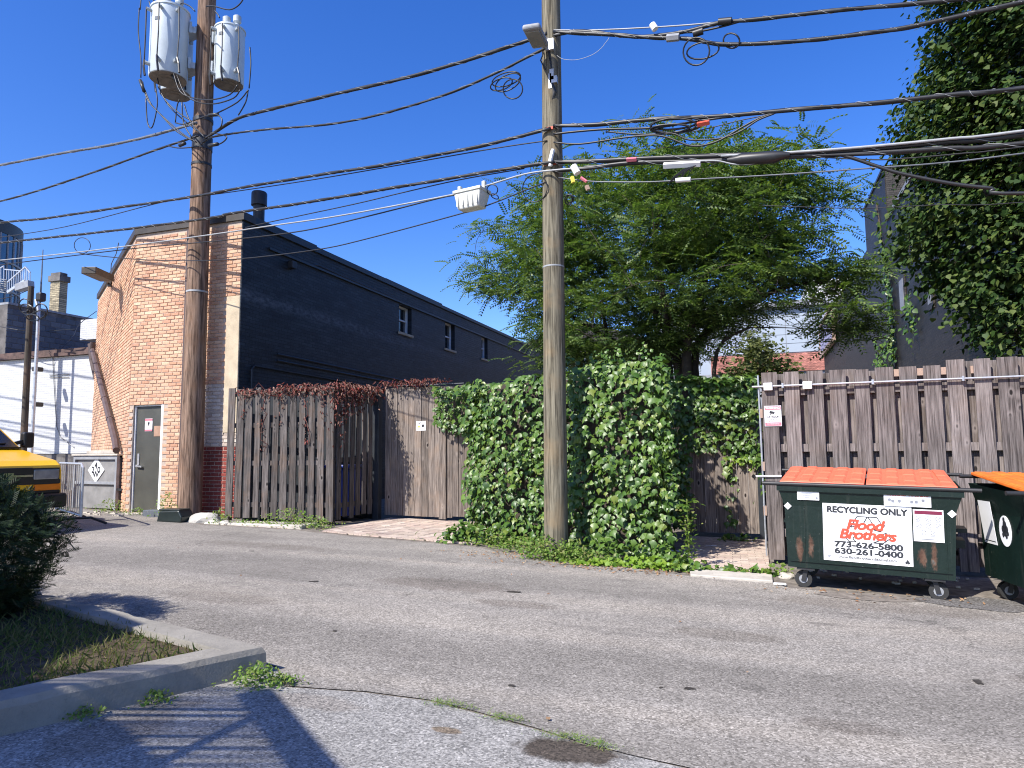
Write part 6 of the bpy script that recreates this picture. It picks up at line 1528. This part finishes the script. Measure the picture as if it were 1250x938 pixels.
for tp in tips:
    outv = Vector((tp.x-C0.x, tp.y-C0.y, (tp.z-C0.z)*.5)).normalized()
    for j in range(random.randint(42, 54)):
        o = Vector((random.gauss(0, .17), random.gauss(0, .17), random.gauss(0, .12)))
        P.append(tuple(tp+o)); Nn.append(tuple(outv*.55+Vector((0, 0, .75))+rvec(.38))); T.append(tuple(outv*.5+Vector((0, 0, -.9))+rvec(.45))); S.append(random.uniform(.06, .105))
off = np.array(lt_.location)
o = link('crown', leaf_mesh('crown', HEART, HEARTF, np.array(P)-off, T, Nn, S, [MAT['linden']]), lt_); o['kind'] = 'stuff'
# low scrub tree in front of the far brick band
sc_ = thing('scrub_tree', 'small olive green shrub tree rising just above the fence left end', 'tree', (.1, 13.3, 0))
P = []; T = []; Nn = []; S = []; tips = []
for px, py, r in ((930, 442, 14), (910, 455, 14), (945, 455, 12), (925, 425, 7), (960, 465, 12), (895, 465, 10)):
    for i in range(26):
        a = random.random()*6.28; q = r*math.sqrt(random.random()); p = at_y(px+q*math.cos(a), py+q*math.sin(a), 13.3)+Vector((0, random.gauss(0, .25), 0)); tips.append(p)
        for j in range(22): P.append(tuple(p+rvec(.12))); T.append(tuple(rvec(1))); Nn.append(tuple(Vector((0, -.3, 1))+rvec(.5))); S.append(random.uniform(.06, .12))
limb_tree([([(.1, 13.3, 0), (.12, 13.3, 1.5), at_y(925, 470, 13.3), at_y(930, 445, 13.3)], .05, .015)], tips[::6], .03, MAT['bark'], sc_)
o = link('crown', leaf_mesh('crown', LEAF4, LEAF4F, np.array(P)-np.array(sc_.location), T, Nn, S, [MAT['olive']]), sc_); o['kind'] = 'stuff'
# creeper up the charcoal wall
vt_ = thing('wall_vine', 'thin green vine climbing the charcoal brick wall in a vertical line', 'vine', (RX-.1, yat(1075).y, 3))
P = []; T = []; Nn = []; S = []
path = [(1070, 250, .12, 30), (1076, 290, .14, 40), (1081, 320, .25, 90), (1085, 345, .3, 110), (1089, 375, .18, 60), (1091, 400, .2, 60), (1090, 420, .2, 60), (1093, 440, .2, 60), (1085, 420, .4, 70), (1078, 435, .5, 90), (1073, 445, .4, 60), (1105, 388, .35, 60), (1115, 385, .4, 60)]
stm = [at_x(a, b_, RX-.04) for a, b_, c_, d_ in path[:8]]+[at_x(1094, 452, RX-.04)]
for (a, b_, sp_, n), nx in zip(path, path[1:]+[path[-1]]):
    p0 = at_x(a, b_, RX-.08); p1 = at_x(nx[0], nx[1], RX-.08) if abs(nx[1]-b_) < 45 and abs(nx[0]-a) < 12 else p0
    for j in range(int(n*.75)): P.append(tuple(p0.lerp(p1, random.random())+Vector((random.uniform(-.1, 0), random.gauss(0, sp_*.8), random.gauss(0, sp_))))); T.append(tuple(Vector((0, 0, -1))+rvec(.5))); Nn.append(tuple(Vector((-1, -.3, .5))+rvec(.5))); S.append(random.uniform(.09, .17))
b = MB(); b.tube(smooth(stm), .03, 5); b.build('stem', MAT['bark'], vt_, world=True)
o = link('foliage', leaf_mesh('foliage', HEART, HEARTF, np.array(P)-np.array(vt_.location), T, Nn, S, [MAT['ivy']]), vt_); o['kind'] = 'stuff'

# dark yew bush in the planter, lower left
yb_ = thing('yew_bush', 'big dark evergreen bush filling the lower left edge', 'bush', (-6.05, 3.66, gz(-6)+.12))
P = []; T = []; Nn = []; S = []
YT = []; YF = []
for k in range(7):
    y = .1+.13*k
    for s in (-1, 1): i0 = len(YT); YT += [(0, y, 0), (s*.2, y+.17, .03), (s*.23, y+.26, .02), (s*.05, y+.1, -.01)]; YF.append((i0, i0+1, i0+2, i0+3) if s < 0 else (i0+3, i0+2, i0+1, i0))
i0 = len(YT); YT += [(0, .9, 0), (-.05, 1.05, 0), (0, 1.25, 0), (.05, 1.05, 0)]; YF.append((i0, i0+1, i0+2, i0+3))
yc = Vector((-6.12, 3.66, -.06)); stems = MB()
for i in range(8500):
    a = random.random()*2*math.pi; u = random.random(); z = .0+1.28*u
    rad = (.42+.5*math.sin(min(1, (z+.05)/.9)*math.pi*.5)) * (1 if z < .8 else max(.1, 1-((z-.8)/.6)**1.7))
    rad *= 1+.2*noise.noise(Vector((math.cos(a)*1.6, math.sin(a)*1.6, z*1.8)))
    q = rad*random.uniform(.72, 1.0)
    d = Vector((math.cos(a), math.sin(a), 0)); p = yc+d*q+Vector((0, 0, z+.1))
    P.append(tuple(p)); t = d*random.uniform(.35, .9)+Vector((0, 0, random.uniform(.5, 1)))+rvec(.25); T.append(tuple(t)); Nn.append(tuple(d*.5+Vector((0, 0, .6))+rvec(.5))); S.append(random.uniform(.07, .145))
for i in range(60):
    a = random.random()*6.28; d = Vector((math.cos(a), math.sin(a), 0)); z = random.uniform(.4, 1.15); stems.tube([yc+Vector((0, 0, .1)), yc+d*.3+Vector((0, 0, z*.5)), yc+d*.62*min(1, 1.6-z)+Vector((0, 0, z))], [.03, .02, .006], 5)
stems.build('stems', MAT['bark'], yb_, world=True)
o = link('foliage', leaf_mesh('foliage', YT, YF, np.array(P)-np.array(yb_.location), T, Nn, S, [MAT['yew']]), yb_); o['kind'] = 'stuff'
# the row of yews goes on outside the frame
for k, (x, y) in enumerate(((-7.9, 3.9), (-6.9, 2.3))):
    r_o = yb_.copy(); COL.objects.link(r_o); r_o.location = (x, y, gz(x)+.12); r_o.rotation_euler.z = 1.3+k*1.7
    r_o['label'] = ('dark evergreen bush behind the big one at the left edge', 'dark evergreen bush nearer the camera at the left edge')[k]; r_o['group'] = 'evergreen bushes in the planter'
    for chd in list(yb_.children):
        c_ = chd.copy(); COL.objects.link(c_); c_.parent = r_o
yb_['group'] = 'evergreen bushes in the planter'

# grass and weeds
BL = [(-.06, 0, 0), (.06, 0, 0), (.045, .5, .06), (0, 1, .22), (-.045, .5, .06)]; BLF = [(0, 1, 2, 4), (4, 2, 3)]
def tuft(lists, c, n, spread, h, flat=.5):
    for i in range(n):
        p = Vector(c)+Vector((random.gauss(0, spread), random.gauss(0, spread), 0)); d = Vector((random.gauss(0, flat), random.gauss(0, flat), 1))
        lists[0].append(tuple(p)); lists[2].append(tuple(d)); lists[1].append(tuple(Vector((random.gauss(0, 1), random.gauss(0, 1), .25)))); lists[3].append(h*random.uniform(.5, 1.15))
GL = ([], [], [], [])
ip = [(p.x, p.y) for p in ins]
for i in range(15000):
    x = random.uniform(-7.5, -3.0); y = random.uniform(1.0, 4.9)
    if in_poly(x, y, ip) and noise.noise(Vector((x*1.5, y*1.5, 0)))+random.uniform(-.35, .6) > -.05: tuft(GL, (x, y, gz(x)+.12), 2, .025, .085, 1.3)
o = link('planter_grass', leaf_mesh('planter_grass', BL, BLF, *[GL[i] for i in (0, 2, 1, 3)], [MAT['grass']])); o['kind'] = 'stuff'
def weeds(name, specs, m, size, tv=LEAF4, tf=LEAF4F, up=.8):
    L = ([], [], [], [])
    for x, y, rx, ry, h, n in specs:
        for i in range(n):
            px, py = random.gauss(x, rx), random.gauss(y, ry); q = max(0, 1-((px-x)/(2*rx))**2-((py-y)/(2*ry))**2)
            L[0].append((px, py, gz(px)+.012+random.random()*h*(.35+.65*q))); L[1].append(tuple(Vector((0, -.4, up))+rvec(.5))); L[2].append(tuple(rvec(1)+Vector((0, 0, .3)))); L[3].append(random.uniform(*size))
    o = link(name, leaf_mesh(name, tv, tf, L[0], L[2], L[1], L[3], [m])); o['kind'] = 'stuff'; return o
weeds('weed_patch', [(-2.72, 9.0, .14, .07, .34, 420), (-2.35, 8.95, .18, .08, .28, 520), (-2.0, 8.98, .16, .07, .16, 220), (-3.1, 9.5, .22, .08, .24, 420), (-3.6, 9.82, .25, .07, .2, 260), (-8.05, 10.75, .35, .14, .32, 420), (-7.5, 10.75, .2, .16, .22, 300), (-8.7, 10.65, .35, .08, .08, 160), (-11.2, 11.05, .14, .1, .5, 260), (-11.0, 11.0, .1, .08, .2, 120), (-9.45, 10.6, .12, .1, .3, 130), (-13.0, 11.35, .25, .1, .28, 200), (-12.1, 11.2, .2, .06, .12, 90), (.2, 9.0, .1, .08, .15, 90)], MAT['weed'], (.025, .062))
weeds('lime_groundcover', [(-1.5, 8.86, .26, .05, .08, 110), (-1.05, 8.84, .2, .04, .07, 60), (-2.0, 8.8, .16, .05, .08, 70), (-1.3, 8.95, .3, .06, .14, 90)], MAT['lime'], (.035, .075), HEART, HEARTF)
weeds('ivy_skirt', [(-1.9, 9.25, .32, .07, .3, 110), (-1.2, 9.12, .2, .07, .28, 90), (-.88, 8.92, .1, .1, .15, 90), (-3.9, 10.05, .3, .09, .3, 170), (-4.4, 10.1, .15, .12, .3, 160), (-.55, 8.95, .2, .04, .05, 50), (-.1, 8.95, .12, .04, .06, 40), (-.35, 11.9, .15, .08, .12, 50)], MAT['ivy'], (.06, .11), IV, IF)
weeds('crack_grass', [(-1.72, 3.8, .08, .015, .03, 260), (-1.35, 3.72, .07, .015, .03, 200), (-.95, 3.6, .09, .015, .03, 260), (-.8, 3.56, .05, .012, .03, 120), (-6.0, 10.15, .12, .03, .04, 90), (-5.0, 9.95, .1, .03, .04, 70)], MAT['weed'], (.012, .03), BL, BLF)
weeds('kerb_weed', [(-3.0, 3.72, .09, .06, .12, 420), (-3.32, 3.25, .05, .04, .06, 130), (-3.52, 2.95, .05, .04, .05, 130), (-2.85, 3.78, .06, .04, .05, 150)], MAT['weed'], (.012, .034))
weeds('leaf_litter', [(-1.6, 8.6, .7, .1, .015, 260), (-3.2, 9.1, .5, .15, .015, 160), (1.0, 8.1, .6, .15, .012, 80), (-.6, 9.0, .35, .15, .012, 60), (-8.2, 10.55, .6, .1, .015, 90), (.5, 6.5, 5, 2, .004, 25)], MAT['litter'], (.015, .05), up=2)
# tall thin weed in front of the shaded ivy flank
tw_ = thing('tall_weed', 'single tall dusty weed standing in front of the shaded ivy flank', 'plant', (-.84, 8.98, gz(-1)))
L = ([], [], [], [])
for i in range(230):
    u = random.random(); z = .05+.8*u; s = .03+.045*(1 if u > .85 else .4); L[0].append((random.gauss(0, s), random.gauss(0, s), z)); L[1].append(tuple(Vector((0, 0, 1))+rvec(.5))); L[2].append(tuple(rvec(1)+Vector((0, 0, -.5)))); L[3].append(random.uniform(.04, .09)*(1.2 if u > .85 else .8))
b = MB(); b.tube([(0, 0, 0), (.01, 0, .4), (.0, .01, .86)], .008, 5); b.build('stem', MAT['weed'], tw_)
o = link('foliage', leaf_mesh('foliage', LEAF4, LEAF4F, L[0], L[2], L[1], L[3], [MAT['weed']]), tw_); o['kind'] = 'stuff'
# unseen slatted canopy, added outside the frame to cast the lower left shadow
aw = thing('shadow_canopy', 'unseen slatted canopy on posts, added behind the viewpoint to shade the lower left', 'canopy', (-4.6, -1.2, gz(-4.6)))
AH = 3.3; sh = Vector((sdir.x, sdir.y, 0))/sdir.z*(AH)      # where the canopy must stand to shade the kerb corner
def up_of(px, py): p = at_g(px, py); return Vector((p.x+sdir.x/sdir.z*(AH-p.z), p.y+sdir.y/sdir.z*(AH-p.z), AH))
a0 = up_of(470, 985); a1 = up_of(338, 838); e = (a1-a0).normalized(); Lx = (a1-a0).length
nrm_ = Vector((-e.y, e.x, 0)); nrm_ = nrm_ if nrm_.x < 0 else -nrm_
per = rx_.cross(Vector((0, 0, 1))).normalized(); step = .046/abs(e.dot(per)); nsl = int(Lx/step)
for k in range(nsl):
    q = a0+e*(step*k+.03+random.uniform(-.006, .006)); b = MB(); b.bar(q-rx_*.1, q-rx_*2.3+e*random.uniform(-.03, .03), random.uniform(.017, .027), .02); b.build('slat', MAT['fence'], aw, world=True)
b = MB(); b.bar(a0-e*.3+nrm_*.08-Vector((0, 0, .06)), a1+nrm_*.08-Vector((0, 0, .06)), .17, .05); b.bar(up_of(348, 862)-Vector((0, 0, .12)), up_of(150, 962)-Vector((0, 0, .12)), .06, .05)
b.build('beam', MAT['fence'], aw, world=True)
b = MB(); b.prism([up_of(*q) for q in ((215, 975), (140, 892), (50, 850), (105, 818), (195, 787), (150, 770), (40, 762), (-170, 800), (-170, 975))], (0, 0, .03), (0, 0, .06)); b.build('shade_sheet', MAT['trim'], aw, world=True)  # sheet outlined to throw shade on the grass and kerb front
for q in (a0-e*.3+nrm_*2.65, a0+e*1.0+nrm_*4.3, a0-e*.4+nrm_*4.3): b = MB(); b.bar(Vector((q.x, q.y, 0)), Vector((q.x, q.y, AH-.1)), .12, .12, (1, 0, 0)); b.build('post', MAT['fence'], aw, world=True)
